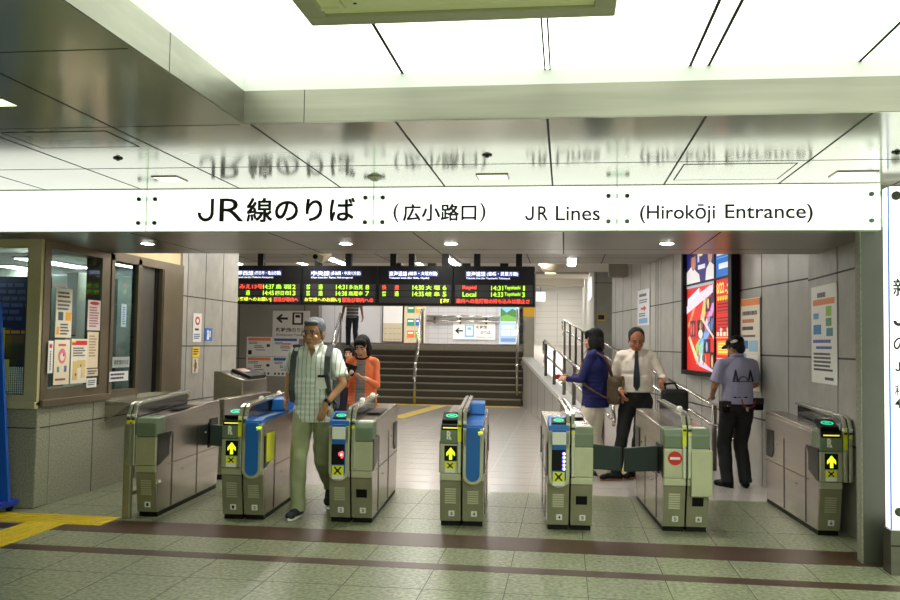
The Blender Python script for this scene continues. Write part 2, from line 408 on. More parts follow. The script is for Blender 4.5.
sline('R', -2.655, -2.458, 2.412, 2.592, .003)
sline('線のりば', -2.437, -1.584, 2.406, 2.595, .036)
sline('(', -1.288, -1.245, 2.402, 2.546, .008); sline('広小路口', -1.215, -.66, 2.411, 2.54, .04); sline(')', -.635, -.592, 2.402, 2.546, .008)
b = MB(m_ink); b.jay(-.30, -.235, .077, .183, -.004, .017); b.build('lettering', t); sline('R', -.205, -.13, 2.412, 2.518, .018); sline('Lines', -.075, .245, 2.41, 2.52, .02); sline('(Hirokōji', .531, 1.06, 2.388, 2.526, .02); sline('Entrance)', 1.13, 1.731, 2.388, 2.526, .02)
for sx in seams[2:]:
    for dx in ((-.065, .07) if sx < 2 else (-.065,)):
        for z in (.068, .255):
            b = MB(mat('bolt', (96, 98, 90), .3, .8) if 'bolt' not in bpy.data.materials else bpy.data.materials['bolt'])
            b.cyl((sx+dx, -.014, z), (sx+dx, .01, z), .016, seg=12); b.build('bolt', t)
    for z in (.068, .255):
        b = MB(m_clip); b.box(sx-.1 if sx > 2 else sx-.08, sx-.004 if sx > 2 else sx+.085, -.004, .004, z-.016, z+.016); b.build('clip_plate', t)
# tall lit sign at the right edge
t = thing('light_box_sign', 'tall white backlit sign standing at the right edge with black Japanese lettering', 'sign', (2.165, 6.28, 0))
b = MB(m_sign); b.box(.012, .95, 0, .12, .30, 2.61); b.build('panel', t)
b = MB(mat('blue_edge', (60, 120, 200), .3, emit=.3)); b.box(0.006, .012, 0, .015, .30, 2.61); b.build('edge_strip', t)
b = MB(m_beam, m_groove); b.box(0, .95, -.01, .14, 0, .295); b.use(m_groove); b.box(0, .95, -.012, -.008, .19, .2); b.build('base', t)
for x, z in ((.055, 2.545), (.055, .42), (.88, 2.545), (.88, .42)):
    b = MB(bpy.data.materials['bolt']); b.cyl((x, -.02, z), (x, 0, z), .03, seg=14); b.cyl((x, -.026, z), (x, -.02, z), .02, seg=14); b.build('bolt', t)
b = MB(m_ink)
for txt, x0, x1, z0, z1 in (('新幹線', .03, .40, 1.86, 1.985), ('R線', .12, .36, 1.66, 1.79), ('のりば', .03, .36, 1.49, 1.60), ('利用', .035, .15, 1.19, 1.265), ('4', .035, .075, 1.11, 1.175)):
    b.text(txt, x0, x1, z0, z1, -.003, .015)
b.jay(.03, .10, 1.66, 1.79, -.003, .022); b.jay(.04, .075, 1.355, 1.42, -.003, .012)
b.build('lettering', t)

# ================================================================ departure board
t = thing('departure_board', 'long black hanging departure board with green and red LED train times', 'departure board', (0, 12.8, 2.05))
RED, GRN, YEL, WHT = flat((255, 70, 50), 1.6), flat((170, 235, 50), 1.3), flat((225, 240, 60), 1.3), flat((225, 232, 255), 1.5)
BLU = flat((16, 30, 110), .3)
bx = [-5.06, -3.93, -2.77, -1.635, -.44]
for i in range(4):
    b = MB(m_black); b.box(bx[i]+.003, bx[i+1]-.003, 0, .32, 0, .585, .006); b.use(m_dark)
    for z in (.075, .17, .265): b.box(bx[i]+.03, bx[i+1]-.03, -.002, .001, z-.04, z+.045)
    b.build('panel', t)
def led(i, items, m):
    b = MB(m)
    for txt, a, c, z0, z1 in items: b.text(txt, bx[i]+a, bx[i]+c, z0, z1, -.006, .01)
    return b.build('lettering', t)
heads = [('関西線', '(四日市・亀山方面)', 'Kansai Line (for Yokkaichi, Kameyama)', .12, .80), ('中央線', '(多治見・中津川方面)', 'Chuo Line (for Tajimi, Nakatsugawa)', .145, .90),
         ('東海道線', '(岐阜・大垣方面)', 'Tokaido Line (for Gifu, Ogaki)', .175, .895), ('東海道線', '(豊橋・武豊方面)', 'Tokaido Line (for Toyohashi, Taketoyo)', .19, .95)]
for i, (h1, h2, en, a, c) in enumerate(heads):
    mid = a+(c-a)*.40
    led(i, [(h1, a, mid-.02, .435, .505), (h2, mid, c, .437, .502), (en, a, c-.12, .388, .42)], WHT)
    b = MB(BLU); b.box(bx[i]+a-.015, bx[i]+c+.015, -.0035, -.002, .428, .512); b.build('heading_bar', t)
def row(i, z, kind, kc, tm, dest, no):
    led(i, [(kind[0], .07, .135, z-.036, z+.036), (kind[1], .26, .325, z-.036, z+.036)] if len(kind) == 2 else [(kind, .14 if i else .16, .34 if i else .52, z-.034, z+.034)], kc)
    d0, d1 = (.755, .985) if i == 3 else (.725, .94)
    led(i, [(tm, .53 if i < 3 else .56, .70 if i < 3 else .735, z-.034, z+.034), (dest, d0, d1, z-.034, z+.034), (no, (.98 if i < 3 else 1.01)-(.03 if len(no) > 1 else 0)+(.015 if no == '1' else 0), 1.035 if i < 3 else 1.05, z-.034, z+.034)], GRN)
row(0, .265, 'みえ13号', RED, '14:37', '鳥 羽', '12'); row(0, .17, '普通', GRN, '14:45', '四日市', '13')
row(1, .265, '普通', GRN, '14:31', '多治見', '8'); row(1, .17, '普通', GRN, '14:38', '高蔵寺', '7')
row(2, .265, '快速', RED, '14:30', '大 垣', '6'); row(2, .17, '普通', GRN, '14:35', '岐 阜', '5')
row(3, .265, 'Rapid', RED, '14:31', 'Toyohashi', '1'); row(3, .17, 'Local', GRN, '14:33', 'Toyohashi', '3')
led(0, [('[お客様へのお願い]', .08, .66, .038, .105)], YEL); led(0, [('駅及び車内へ', .70, 1.08, .038, .105)], RED)
led(1, [('お客様へのお願い]', .05, .60, .038, .105)], YEL); led(1, [('駅及び車内への', .63, 1.10, .038, .105)], RED)
led(2, [('[お', .95, 1.08, .038, .105)], YEL); led(3, [('車内への危険物の持ち込みは禁止さ', .05, 1.12, .038, .105)], RED)
for x in (-4.62, -3.72, -3.25, -2.56, -2.28, -1.78, -1.30, -.68):
    b = MB(m_black); b.box(x-.045, x+.045, .10, .2, .585, .852); b.build('hanger', t)
for x in (-2.5, -1.98, -1.46, -.9):
    b = MB(m_black); b.box(x-.06, x+.06, .12, .22, .585, .64); b.build('bracket', t)

# ================================================================ small ceiling fittings
def downlight(x, y, z, label, r=.055):
    t = thing('downlight', label, 'ceiling light', (x, y, z), 0, 'round downlights in the soffit')
    b = MB(m_chrome); n = 20
    ring = [(math.cos(2*PI*k/n), math.sin(2*PI*k/n)) for k in range(n)]
    b.cyl((0, 0, -.006), (0, 0, 0), r+.014, r+.016, 24); b.build('rim', t)
    b = MB(m_spot); b.cyl((0, 0, -.0085), (0, 0, -.006), r, r, 24); b.build('lamp', t)
    l = bpy.data.lights.new('downlight_beam', 'SPOT'); l.energy = 26; l.spot_size = 2.2; l.spot_blend = .6; l.color = (1, .97, .9); l.shadow_soft_size = .05
    lo = bpy.data.objects.new('downlight_beam', l); COL.objects.link(lo); lo.parent = t; lo.location = (0, 0, -.03)
for x, lab in ((-3.78, 'round downlight in the soffit, above the office counter window'), (-1.93, 'round downlight in the soffit, above the person in the striped shirt'),
               (-.99, 'round downlight in the soffit, above the middle gate'), (.845, 'round downlight in the soffit, above the closed flap gate with the red sign')):
    downlight(x, 7.56, ZS, lab)
def emlamp(x, y, wx, wy, label):
    t = thing('emergency_light', label, 'ceiling light', (x, y, ZC), 0, 'small rectangular ceiling lamps')
    b = MB(m_beam); b.box(-wx/2-.012, wx/2+.012, -wy/2-.012, wy/2+.012, -.006, 0); b.build('frame', t)
    b = MB(m_warm); b.box(-wx/2, wx/2, -wy/2, wy/2, -.008, -.005); b.build('diffuser', t)
emlamp(-2.87, 6.05, .17, .17, 'small square ceiling lamp above the largest letters at the left of the sign')
emlamp(-.51, 6.09, .2, .16, 'small square ceiling lamp above the middle English wording of the long sign')
emlamp(1.9, 6.13, .24, .18, 'small square ceiling lamp at the right end of the long sign')
emlamp(-2.83, 4.0, .16, .12, 'small square ceiling lamp at the left edge of the metal ceiling')
def sprinkler(x, y, z, label, g='sprinkler heads in the ceiling'):
    t = thing('sprinkler_head', label, 'sprinkler', (x, y, z), 0, g)
    b = MB(m_dark); b.cyl((0, 0, -.008), (0, 0, 0), .028, .032, 16); b.build('cover_plate', t)
    b = MB(m_post); b.cyl((0, 0, -.018), (0, 0, -.008), .010, .012, 12); b.build('nozzle', t)
sprinkler(-2.888, 5.333, ZC, 'dark round sprinkler head in the metal ceiling above the left of the sign')
sprinkler(-.489, 5.39, ZC, 'dark round sprinkler head in the metal ceiling above the middle of the sign')
sprinkler(1.94, 5.458, ZC, 'dark round sprinkler head in the metal ceiling near the tall white sign')
t = thing('smoke_detector', 'small white domed detector on the metal ceiling above the sign seam', 'detector', (-1.346, 6.067, ZC))
b = MB(m_wht); b.cyl((0, 0, -.014), (0, 0, 0), .05, .055, 20); b.sph((0, 0, -.014), (.035, .035, .018)); b.build('housing', t)
def hatch(x0, x1, y0, y1, label):
    t = thing('access_hatch', label, 'ceiling hatch', ((x0+x1)/2, (y0+y1)/2, ZC), 0); a, c = (x1-x0)/2, (y1-y0)/2
    b = MB(m_groove); w = .008
    b.box(-a, a, -c, -c+w, -.002, .001); b.box(-a, a, c-w, c, -.002, .001); b.box(-a, -a+w, -c, c, -.002, .001); b.box(a-w, a, -c, c, -.002, .001); b.build('frame', t)
    b = MB(m_ceilmetal); b.box(-a+w, a-w, -c+w, c-w, -.0015, .001); b.build('panel', t)
hatch(-3.22, -2.58, 4.62, 5.02, 'square metal ceiling hatch above the office corner'); hatch(.745, 1.45, 5.745, 6.288, 'square metal ceiling hatch above the right-hand English wording of the sign')
# air conditioning cassette in the luminous ceiling
t = thing('air_conditioner_cassette', 'olive framed ceiling air unit hanging from the white luminous ceiling', 'air conditioner', (-.455, 3.10, 2.93))
mo = mat('olive_metal', (176, 177, 150), .45, .2); mo2 = mat('pale_olive', (238, 238, 196), .5)
b = MB(mo)
for x0, x1, y0, y1 in ((-.65, .65, .46, .56), (-.65, .65, -.56, -.46), (-.65, -.56, -.46, .46), (.56, .65, -.46, .46)): b.box(x0, x1, y0, y1, -.06, 0, .006)
b.build('frame', t)
b = MB(mo2); b.box(-.56, .56, -.46, .46, -.045, -.002)
for x0, x1, y0, y1 in ((-.56, .56, .38, .40), (-.56, .56, -.40, -.38), (-.48, -.46, -.38, .38), (.46, .48, -.38, .38)): b.box(x0, x1, y0, y1, -.056, -.045)
b.build('grille_surround', t)
b = MB(mo2, m_dark); b.box(-.45, .45, -.37, .37, -.060, -.046, .003); b.use(m_dark); b.cyl((-.40, .32, -.062), (-.40, .32, -.059), .008, seg=10); b.cyl((.40, .32, -.062), (.40, .32, -.059), .008, seg=10); b.build('centre_panel', t)
# fluorescent fittings in the hall
def tube(x, y, z, label, wx=.13, wy=1.25, m=None, g='fluorescent fittings in the hall ceiling'):
    t = thing('fluorescent_light', label, 'ceiling light', (x, y, z), 0, g)
    b = MB(m_white); b.box(-wx/2-.02, wx/2+.02, -wy/2-.02, wy/2+.02, -.02, 0); b.build('frame', t)
    b = MB(m or m_tube); b.box(-wx/2, wx/2, -wy/2, wy/2, -.028, -.018); b.build('diffuser', t)
for y, row_ in ((9.6, 'nearest the gates'), (11.9, 'in front of the departure board'), (14.75, 'just beyond the departure board')):
    for x, side in ((-5.9, 'far left'), (-3.9, 'left'), (-1.9, 'middle'), (.1, 'right')):
        tube(x, y, 2.9, f'fluorescent ceiling fitting {row_}, {side} of its row', .12, 1.2)
for y, n_ in ((17.5, 'before the stairs'), ):
    for x, side in ((-5.5, 'left'), (-3, 'middle'), (-.5, 'right')): tube(x, y, 3.15, f'fluorescent ceiling fitting {n_}, {side} of its row', .09)
for x, side in ((-6.5, 'left'), (-4, 'middle'), (-2.2, 'right')): tube(x, 25, 3.9, f'fluorescent ceiling fitting over the stair landing, {side} of its row', .25, 1.6)
tube(-.4, 26, 3.9, 'fluorescent ceiling fitting added to brighten the top of the ramp', .5, 1.4); tube(-.4, 33, 3.9, 'fluorescent ceiling fitting added to brighten the far end of the corridor', .5, 1.4)  # both fittings are added to brighten the far corridor
# security camera at the edge of the soffit
t = thing('security_camera', 'beige box security camera hanging in front of the departure board', 'camera', (-2.49, 8.75, 2.9))
b = MB(m_wht); b.cyl((0, 0, -.42), (0, 0, 0), .012); b.sph((0, 0, -.43), .022); b.build('bracket', t)
b = MB(mat('cream_housing', (196, 184, 156), .5)); b.M = Matrix.Translation((0, -.02, -.51)) @ Matrix.Rotation(.45, 4, 'Y') @ Matrix.Rotation(.3, 4, 'X'); b.box(-.085, .085, -.13, .10, -.04, .04, .008); b.build('housing', t)
b = MB(m_black); b.M = Matrix.Translation((0, -.02, -.51)) @ Matrix.Rotation(.45, 4, 'Y') @ Matrix.Rotation(.3, 4, 'X'); b.cyl((0, -.14, 0), (0, -.128, 0), .026); b.build('lens', t)
# octagonal lamp hood over the corridor
t = thing('octagonal_lamp', 'pale octagonal ceiling lamp hood beyond the right end of the departure board', 'ceiling light', (-.3, 17.6, 3.15))
b = MB(mat('hood', (222, 210, 184), .5)); b.cyl((0, 0, -.22), (0, 0, 0), .13, .33, 8); b.build('hood', t)
b = MB(m_warm); b.cyl((0, 0, -.235), (0, 0, -.215), .11, .11, 8); b.build('lamp', t)
t = thing('corridor_sign', 'small white lit sign hanging at the end of the far corridor', 'sign', (-.86, 30.5, 3.0))
b = MB(flat((244, 248, 255), 1.1)); b.box(-.15, .17, 0, .1, 0, .32); b.build('panel', t)
b = MB(m_post); b.cyl((0, .05, .32), (0, .05, .9), .015); b.build('hanger', t)
# ================================================================ ticket gates
GL = 1.62
def block(t, x0, x1, kind, num, outer):
    """one half of a gate: x0..x1 across; outer = -1 / +1 tells which side is a lane side"""
    w = x1-x0; xc = (x0+x1)/2
    b = MB(m_black); b.box(x0+.012, x1-.012, .085, GL-.04, 0, .04); b.build('plinth', t)
    # steel carcass, its front leaning back towards the foot
    b = MB(m_steel)
    b.prism([(x0+.004, .07, .04), (x0+.004, .012, .40), (x0+.004, .012, .78), (x0+.004, .14, .815), (x0+.004, GL-.3, .845), (x0+.004, GL-.04, .845), (x0+.004, GL, .80), (x0+.004, GL, .42), (x0+.004, GL-.05, .04)], (w-.008, 0, 0), .004)
    b.build('carcass', t)
    # lower front panel with louvre
    b = MB(m_low)
    b.prism([(x0+.006, .06, .045), (x0+.006, .002, .375), (x0+.006, .02, .375), (x0+.006, .08, .045)], (w-.012, 0, 0))
    kp = b.build('kick_panel', t)
    def on_low(z): return .06-(z-.045)/.33*.058
    if kind in ('exit',):
        b = MB(m_black); z0, z1 = .215, .285
        b.prism([(xc-.045, on_low(z0)-.004, z0), (xc+.045, on_low(z0)-.004, z0), (xc+.045, on_low(z1)-.004, z1), (xc-.045, on_low(z1)-.004, z1)], (0, .004, 0)); b.build('sensor_window', kp)
    else:
        b = MB(m_steel_f)
        for k in range(7):
            z0 = .19+k*.019
            if kind.startswith('blue') and z0 > .30: continue
            b.prism([(xc-.045, on_low(z0)-.005, z0), (xc+.045, on_low(z0)-.005, z0), (xc+.045, on_low(z0+.011)-.003, z0+.011), (xc-.045, on_low(z0+.011)-.003, z0+.011)], (0, .006, 0))
        b.build('louvre', kp)
    if num:
        b = MB(m_wht); z0 = .085; y = on_low(z0+.025)
        b.M = Matrix.Translation((xc+.01, y-.006, z0)) @ Matrix.Rotation(.17, 4, 'X'); b.box(-.024, .024, 0, .003, 0, .046)
        b.use(m_ink); b.text(num, -.010, .010, .010, .037, -.002, .02); b.build('number_plate', kp)
    # middle band
    b = MB(m_steel_f); b.box(x0+.004, x1-.004, -.004, .03, .38, .435, .004); b.build('band', t)
    top = .84
    if kind.startswith('blue'):
        r = w/2-.012
        def U(x_, rr, z1, zb, y):
            pts = [(x_-rr, y, z1)]+[(x_-rr*math.cos(a), y, zb-rr*math.sin(a)) for a in [PI*k/14 for k in range(15)]]+[(x_+rr, y, z1)]
            return pts
        b = MB(m_steel_f); b.prism(U(xc, r+.006, top-.03, .42+r-.06, -.05), (0, .09, 0), .006)
        b.box(x0+.006, x1-.006, -.05, .03, .66, top-.03, .01); b.build('front_rim', t)
        b = MB(m_blue); b.prism(U(xc, r-.022, top-.02, .42+r-.06, -.056), (0, .03, 0), .004); fp = b.build('front_panel', t)
        # blue deck
        b = MB(m_blue)
        if kind == 'blue':
            b.prism([(x0+.014, -.05, top-.045), (x0+.014, -.03, top-.005), (x0+.014, .10, top+.012), (x0+.014, GL-.1, top+.018), (x0+.014, GL-.1, .76), (x0+.014, -.05, .76)], (w-.028, 0, 0), .006)
            b.build('deck', t)
            b = MB(m_blue); b.prism([(x0+.025, .75, top+.02), (x0+.025, .78, top+.12), (x0+.025, 1.05, top+.13), (x0+.025, 1.10, top+.02)], (w-.05, 0, 0), .008); b.build('rear_reader', t)
            b = MB(m_lime_e, m_wht); b.box(x1-.05, x1-.014, -.062, -.05, .775, .787); b.use(m_wht); b.box(x1-.05, x1-.014, -.062, -.05, .757, .769); b.build('edge_mark', fp)
        else:
            b.prism([(x0+.008, -.05, top-.05), (x0+.008, -.04, top+.01), (x0+.008, .16, top+.075), (x0+.008, .20, top+.04), (x0+.008, .24, .78), (x0+.008, .2, .70), (x0+.008, -.05, .70)], (w-.016, 0, 0), .006)
            b.build('deck', t)
            M_ = Matrix.Translation((xc, -.045, top+.012)) @ Matrix.Rotation(.32, 4, 'X')
            b = MB(m_black); b.M = M_; b.box(-.06, .06, .035, .15, 0, .008, .003); b.use(flat((40, 205, 150), 1.0))
            for k in range(16):
                a0, a1 = 2*PI*k/16, 2*PI*(k+1)/16
                b.prism([(.042*math.cos(a0), .09+.032*math.sin(a0), .0085), (.042*math.cos(a1), .09+.032*math.sin(a1), .0085), (.030*math.cos(a1), .09+.022*math.sin(a1), .0085), (.030*math.cos(a0), .09+.022*math.sin(a0), .0085)], (0, 0, .001))
            b.box(-.018, .018, .082, .098, .0085, .0095); b.build('card_reader', t)
            b = MB(m_wht); b.box(xc-.055, xc+.055, -.064, -.054, .70, .80, .003); b.build('sticker', t)
            b = MB(m_black); b.box(xc-.058, xc+.05, -.062, -.052, .495, .66, .003); dp = b.build('display', t)
            if kind == 'blue_red':
                b = MB(flat((255, 60, 60), 3.0)); b.sph((xc+.03, -.062, .575), (.014, .004, .03)); b.sph((xc+.012, -.062, .58), (.012, .004, .016)); b.use(flat((255, 240, 255), 4.0)); b.sph((xc+.026, -.064, .575), (.007, .004, .008)); b.build('no_entry_lamp', dp)
            else:
                b = MB(flat((150, 150, 255), 3.2), flat((240, 240, 255), 4.0))
                for k in range(5): b.use(flat((130, 120, 255), 2.6)); b.sph((xc+.036, -.062, .51+.03*k), (.012, .004, .013)); b.use(flat((250, 250, 255), 4.5)); b.sph((xc+.042, -.064, .51+.03*k), (.006, .004, .010))
                b.build('display_text', dp)
            b = MB(m_lime); b.box(xc-.05, xc+.045, -.064, -.054, .40, .485, .002); b.use(m_wht); b.box(xc-.05, xc+.045, -.0645, -.056, .375, .405, .002)
            b.use(m_ink); b.M = Matrix.Translation((xc-.003, -.0655, .445))
            for s in (1, -1): b.prism([(-.032, 0, -.026*s), (-.022, 0, -.034*s), (.032, 0, .026*s), (.022, 0, .034*s)], (0, .002, 0))
            b.sph((0, 0, 0), (.014, .003, .014)); b.build('warning_sticker', fp)
    else:
        b = MB(m_steel_f); b.box(x0+.002, x1-.002, -.006, .06, .44, .675, .006); fp = b.build('front_panel', t)
        b = MB(m_green); b.prism([(x0+.002, -.01, .68), (x0+.002, -.01, top-.05), (x0+.002, .025, top-.005), (x0+.002, .20, top), (x0+.002, .20, .68)], (w-.004, 0, 0), .008); cp = b.build('cap', t)
        b = MB(m_steel); b.prism([(x0+.006, .19, .68), (x0+.006, .19, top-.004), (x0+.006, GL-.25, top+.045), (x0+.006, GL-.03, top+.045), (x0+.006, GL, .80), (x0+.006, GL, .68)], (w-.012, 0, 0), .006); b.build('deck', t)
        if kind in ('exit', 'plain'):
            b = MB(m_gdark); b.box(x0+.03, x1-.03, .55, 1.25, top+.026, top+.034); b.build('ticket_outlet', t)
        if kind == 'entry':
            b = MB(m_black, m_lime_e); b.box(xc-.052, xc+.052, -.010, -.004, .54, .665, .002); b.use(m_lime_e)
            z = .552; b.prism([(xc-.012, -.0125, z), (xc+.012, -.0125, z), (xc+.012, -.0125, z+.05), (xc+.034, -.0125, z+.028), (xc+.034, -.0125, z+.056), (xc, -.0125, z+.098), (xc-.034, -.0125, z+.056), (xc-.034, -.0125, z+.028), (xc-.012, -.0125, z+.05)], (0, .003, 0)); b.build('arrow_lamp', fp)
            b = MB(m_lime); b.box(xc-.045, xc+.04, -.010, -.005, .475, .53); b.use(m_wht); b.box(xc-.045, xc+.04, -.010, -.005, .445, .475)
            b.use(m_ink); b.M = Matrix.Translation((xc-.003, -.011, .503))
            for s in (1, -1): b.prism([(-.026, 0, -.017*s), (-.018, 0, -.024*s), (.026, 0, .017*s), (.018, 0, .024*s)], (0, .002, 0))
            b.sph((0, 0, 0), (.011, .002, .011)); b.build('warning_sticker', fp)
            b = MB(m_wht); b.text('R', xc-.034, xc+.008, .715, .785, -.0125, .05)
            b.cyl((xc-.008, -.0135, .722), (xc-.008, -.0115, .722), .010, seg=10); b.build('card_mark', cp)
            b = MB(m_black); b.prism([(x0+.012, -.012, top-.05), (x0+.012, -.018, top-.01), (x0+.012, .02, top+.01), (x0+.012, .02, top-.05)], (w-.03, 0, 0), .003); b.use(flat((235, 225, 90), .8)); b.box(x0+.025, x1-.03, -.02, -.016, top-.035, top-.025); b.build('ticket_slot', cp)
            M_ = Matrix.Translation((xc, .015, top)) @ Matrix.Rotation(.30, 4, 'X')
            b = MB(m_black); b.M = M_; b.box(-.075, .07, 0, .18, 0, .035, .006); b.use(flat((40, 205, 150), 1.0))
            for k in range(16):
                a0, a1 = 2*PI*k/16, 2*PI*(k+1)/16
                b.prism([(.05*math.cos(a0), .09+.04*math.sin(a0), .0355), (.05*math.cos(a1), .09+.04*math.sin(a1), .0355), (.036*math.cos(a1), .09+.028*math.sin(a1), .0355), (.036*math.cos(a0), .09+.028*math.sin(a0), .0355)], (0, 0, .001))
            b.box(-.02, .02, .08, .10, .0355, .0365); b.build('card_reader', t)
        if kind == 'noentry':
            b = MB(flat((205, 36, 34))); b.cyl((xc, -.012, .60), (xc, -.005, .60), .056, seg=28); b.use(m_wht); b.box(xc-.04, xc+.04, -.0135, -.011, .59, .61); b.build('no_entry_sign', fp)
        if kind == 'exit' :
            b = MB(m_wht); b.box(x0+.05, x1-.02, .03, .16, top-.003, top+.003); b.build('sticker', t)
    # lane side: dark flap housings and panel seams
    if outer:
        xs = x1-.002 if outer > 0 else x0+.002
        def side(pts, d=.006): return [(xs, y, z) for y, z in pts], (outer*d, 0, 0)
        b = MB(m_gdark)
        b.prism(*side([(.02, .70), (.33, .70), (.27, .64), (.27, .50), (.06, .44), (.02, .44)])); b.build('flap_housing', t); b = MB(m_gdark)
        b.prism(*side([(GL-.30, .72), (GL-.08, .72), (GL-.08, .46), (GL-.24, .46), (GL-.30, .52)])); b.build('flap_housing', t)
        b = MB(m_groove)
        for y0, y1, z0, z1 in ((.36, .363, .05, .68), (.98, .983, .05, .68), (.27, GL-.02, .418, .421)): b.box(xs-.001 if outer > 0 else xs-.003, xs+.003 if outer > 0 else xs+.001, y0, y1, z0, z1)
        b.build('seam', t)
        b = MB(m_chrome); b.sph((xs, 1.2, .60), .008); b.sph((xs, .62, .33), .007); b.build('lock', t)
def fin(t, xc, lime_side=-1, knobs=(.52, 1.12), y1=1.25):
    """divider rail: two chrome edged blades with smoked acrylic between"""
    for dx in (-.021, .021):
        b = MB(m_chrome)
        x = xc+dx
        b.prism([(x-.015, -.022, .44), (x-.015, -.022, .86), (x-.015, .03, .945), (x-.015, .10, .965), (x-.015, y1, 1.0), (x-.015, y1, .975), (x-.015, .11, .94), (x-.015, .05, .92), (x-.015, .01, .85), (x-.015, .01, .44)], (.03, 0, 0), .004); b.build('rail', t)
    b = MB(m_acryl); b.prism([(xc-.012, .02, .84), (xc-.012, .06, .925), (xc-.012, .11, .945), (xc-.012, y1-.01, .982), (xc-.012, y1-.01, .84)], (.024, 0, 0)); sc = b.build('screen', t)
    b = MB(m_lime); b.box(xc-.037 if lime_side < 0 else xc+.006, xc-.006 if lime_side < 0 else xc+.037, -.026, -.020, .70, .87) if lime_side else b.box(xc-.03, xc+.03, -.026, -.02, .80, .82); b.build('lime_strip', t)
    b = MB(m_wht, m_lime, m_ink)
    for dx in (-.021, .021):
        for k, mm in enumerate((m_wht, m_ink, m_lime)):
            b.use(mm); b.box(xc+dx-.013, xc+dx+.013, -.028+k*.001, -.020, .848-k*.03, .866-k*.03)
    b.build('rail_sticker', t)
    if knobs:
        for y in knobs:
            b = MB(m_wht); b.sph((xc, y, .985+.02*(y-.5)), (.024, .026, .022)); b.build('sensor_dome', t)
def flaps(t, x, d, y=.30, L=.30, z0=.44, z1=.67):
    b = MB(m_flap); b.prism([(x, y, z0+.02), (x+d*L, y+.05, z0), (x+d*L, y+.05, z1-.03), (x, y, z1)], (0, .035, 0), .008); b.build('flap_door', t)
    b = MB(m_black); b.box(min(x, x-d*.03), max(x, x-d*.03), y-.02, y+.06, z0, z1+.02); b.build('hinge', t)
def gate(x0, x1, Y, kl, kr, nl, nr, label, ol=-1, orr=1, knobs=()):
    t = thing('ticket_gate', label, 'ticket gate', ((x0+x1)/2, Y, 0), .062, 'ticket gates across the entrance')
    h = (x1-x0)/2
    block(t, -h, -.002, kl, nl, ol); block(t, .002, h, kr, nr, orr)
    fin(t, 0, -1, knobs)
    return t, h
t1 = thing('ticket_gate', 'plain leftmost ticket gate with green cap and open dark flap, beside the office', 'ticket gate', (-3.485, 7.05, 0), .062, 'ticket gates across the entrance')
block(t1, -.085, .095, 'plain', '1', 1)
b = MB(m_wht); b.box(.096, .106, .05, .085, .29, .31); b.use(m_lime); b.box(.04, .094, .018, .03, .285, .295); b.build('latch', t1)
fin(t1, -.125, 0, ()); flaps(t1, .096, 1, 1.30, .30)
t2, h = gate(-2.835, -2.475, 7.10, 'entry', 'blue', '1', '2', 'ticket gate with yellow-green arrow and blue front, left of the person in striped shirt', knobs=(.52, 1.12))
b = MB(m_lime); b.box(h+.001, h+.008, .06, .30, .48, .72); b.build('side_sticker', t2)
t3, h = gate(-1.93, -1.565, 7.16, 'blue_red', 'exit', '2', '3', 'ticket gate with red lamp in its blue front, right of the person in striped shirt', knobs=(.52, 1.12))
t4, h = gate(-1.01, -.645, 7.20, 'entry', 'blue', '3', '4', 'middle ticket gate with yellow-green arrow, standing alone between two open lanes')
t5, h = gate(-.135, .235, 7.22, 'blue_lit', 'exit', '4', '5', 'ticket gate with violet-lit display, beside the person in navy jacket')
flaps(t5, h, 1, .34, .275)
t6, h = gate(.795, 1.165, 7.34, 'noentry', 'exit', '5', '6', 'ticket gate with round red no-entry sign and closed flap', knobs=(.3,))
flaps(t6, -h, -1, .24, .275)
b = MB(m_steel_f); b.box(.03, h+.015, -.035, .02, .30, .665, .006); b.build('cover_panel', t6)
t7 = thing('ticket_gate', 'rightmost ticket gate with dark side and yellow-green arrow, against the stone wall', 'ticket gate', (2.13, 7.42, 0), .045, 'ticket gates across the entrance')
block(t7, -.105, .075, 'entry', '6', -1); fin(t7, .11, -1, ())
# steel posts and barrier by the leftmost gate
t = thing('barrier_frame', 'olive steel post and rail barrier left of the leftmost ticket gate', 'barrier', (-3.63, 7.02, 0))
b = MB(m_low); b.box(-.035, .035, 0, .05, 0, .78, .01); b.build('post', t)
b = MB(m_low); b.box(-.035, .035, 1.5, 1.55, 0, .78, .01); b.build('post', t)
b = MB(m_low); b.box(-.02, .02, .05, 1.5, .72, .765); b.box(-.015, .015, .05, 1.5, .18, .21); b.build('rail', t)
t = thing('steel_partition', 'low grey steel partition behind the leftmost ticket gate', 'partition', (-3.665, 9.1, 0))
b = MB(m_steel); b.box(-.05, .05, 0, 1.5, .06, .87, .012); b.build('panel', t)
b = MB(m_black); b.box(-.04, .04, .03, 1.47, 0, .06); b.build('plinth', t)
t = thing('fare_machine', 'low steel machine with dark sloping top in front of the left wall', 'machine', (-3.92, 9.95, 0))
b = MB(m_steel); b.prism([(-.18, 0, 0), (-.18, 0, 1.13), (-.10, 0, 1.13), (.18, 0, 1.03), (.18, 0, 0)], (0, .85, 0), .01); b.build('cabinet', t)
b = MB(m_black); b.prism([(-.07, .25, 1.12), (.165, .25, 1.036), (.165, .83, 1.036), (-.07, .83, 1.12)], (.012, 0, .035), .004); b.use(mat('brown_panel', (120, 72, 52), .3)); b.prism([(-.04, .3, 1.146), (.06, .3, 1.110), (.06, .6, 1.110), (-.04, .6, 1.146)], (.004, 0, .008)); b.build('control_panel', t)

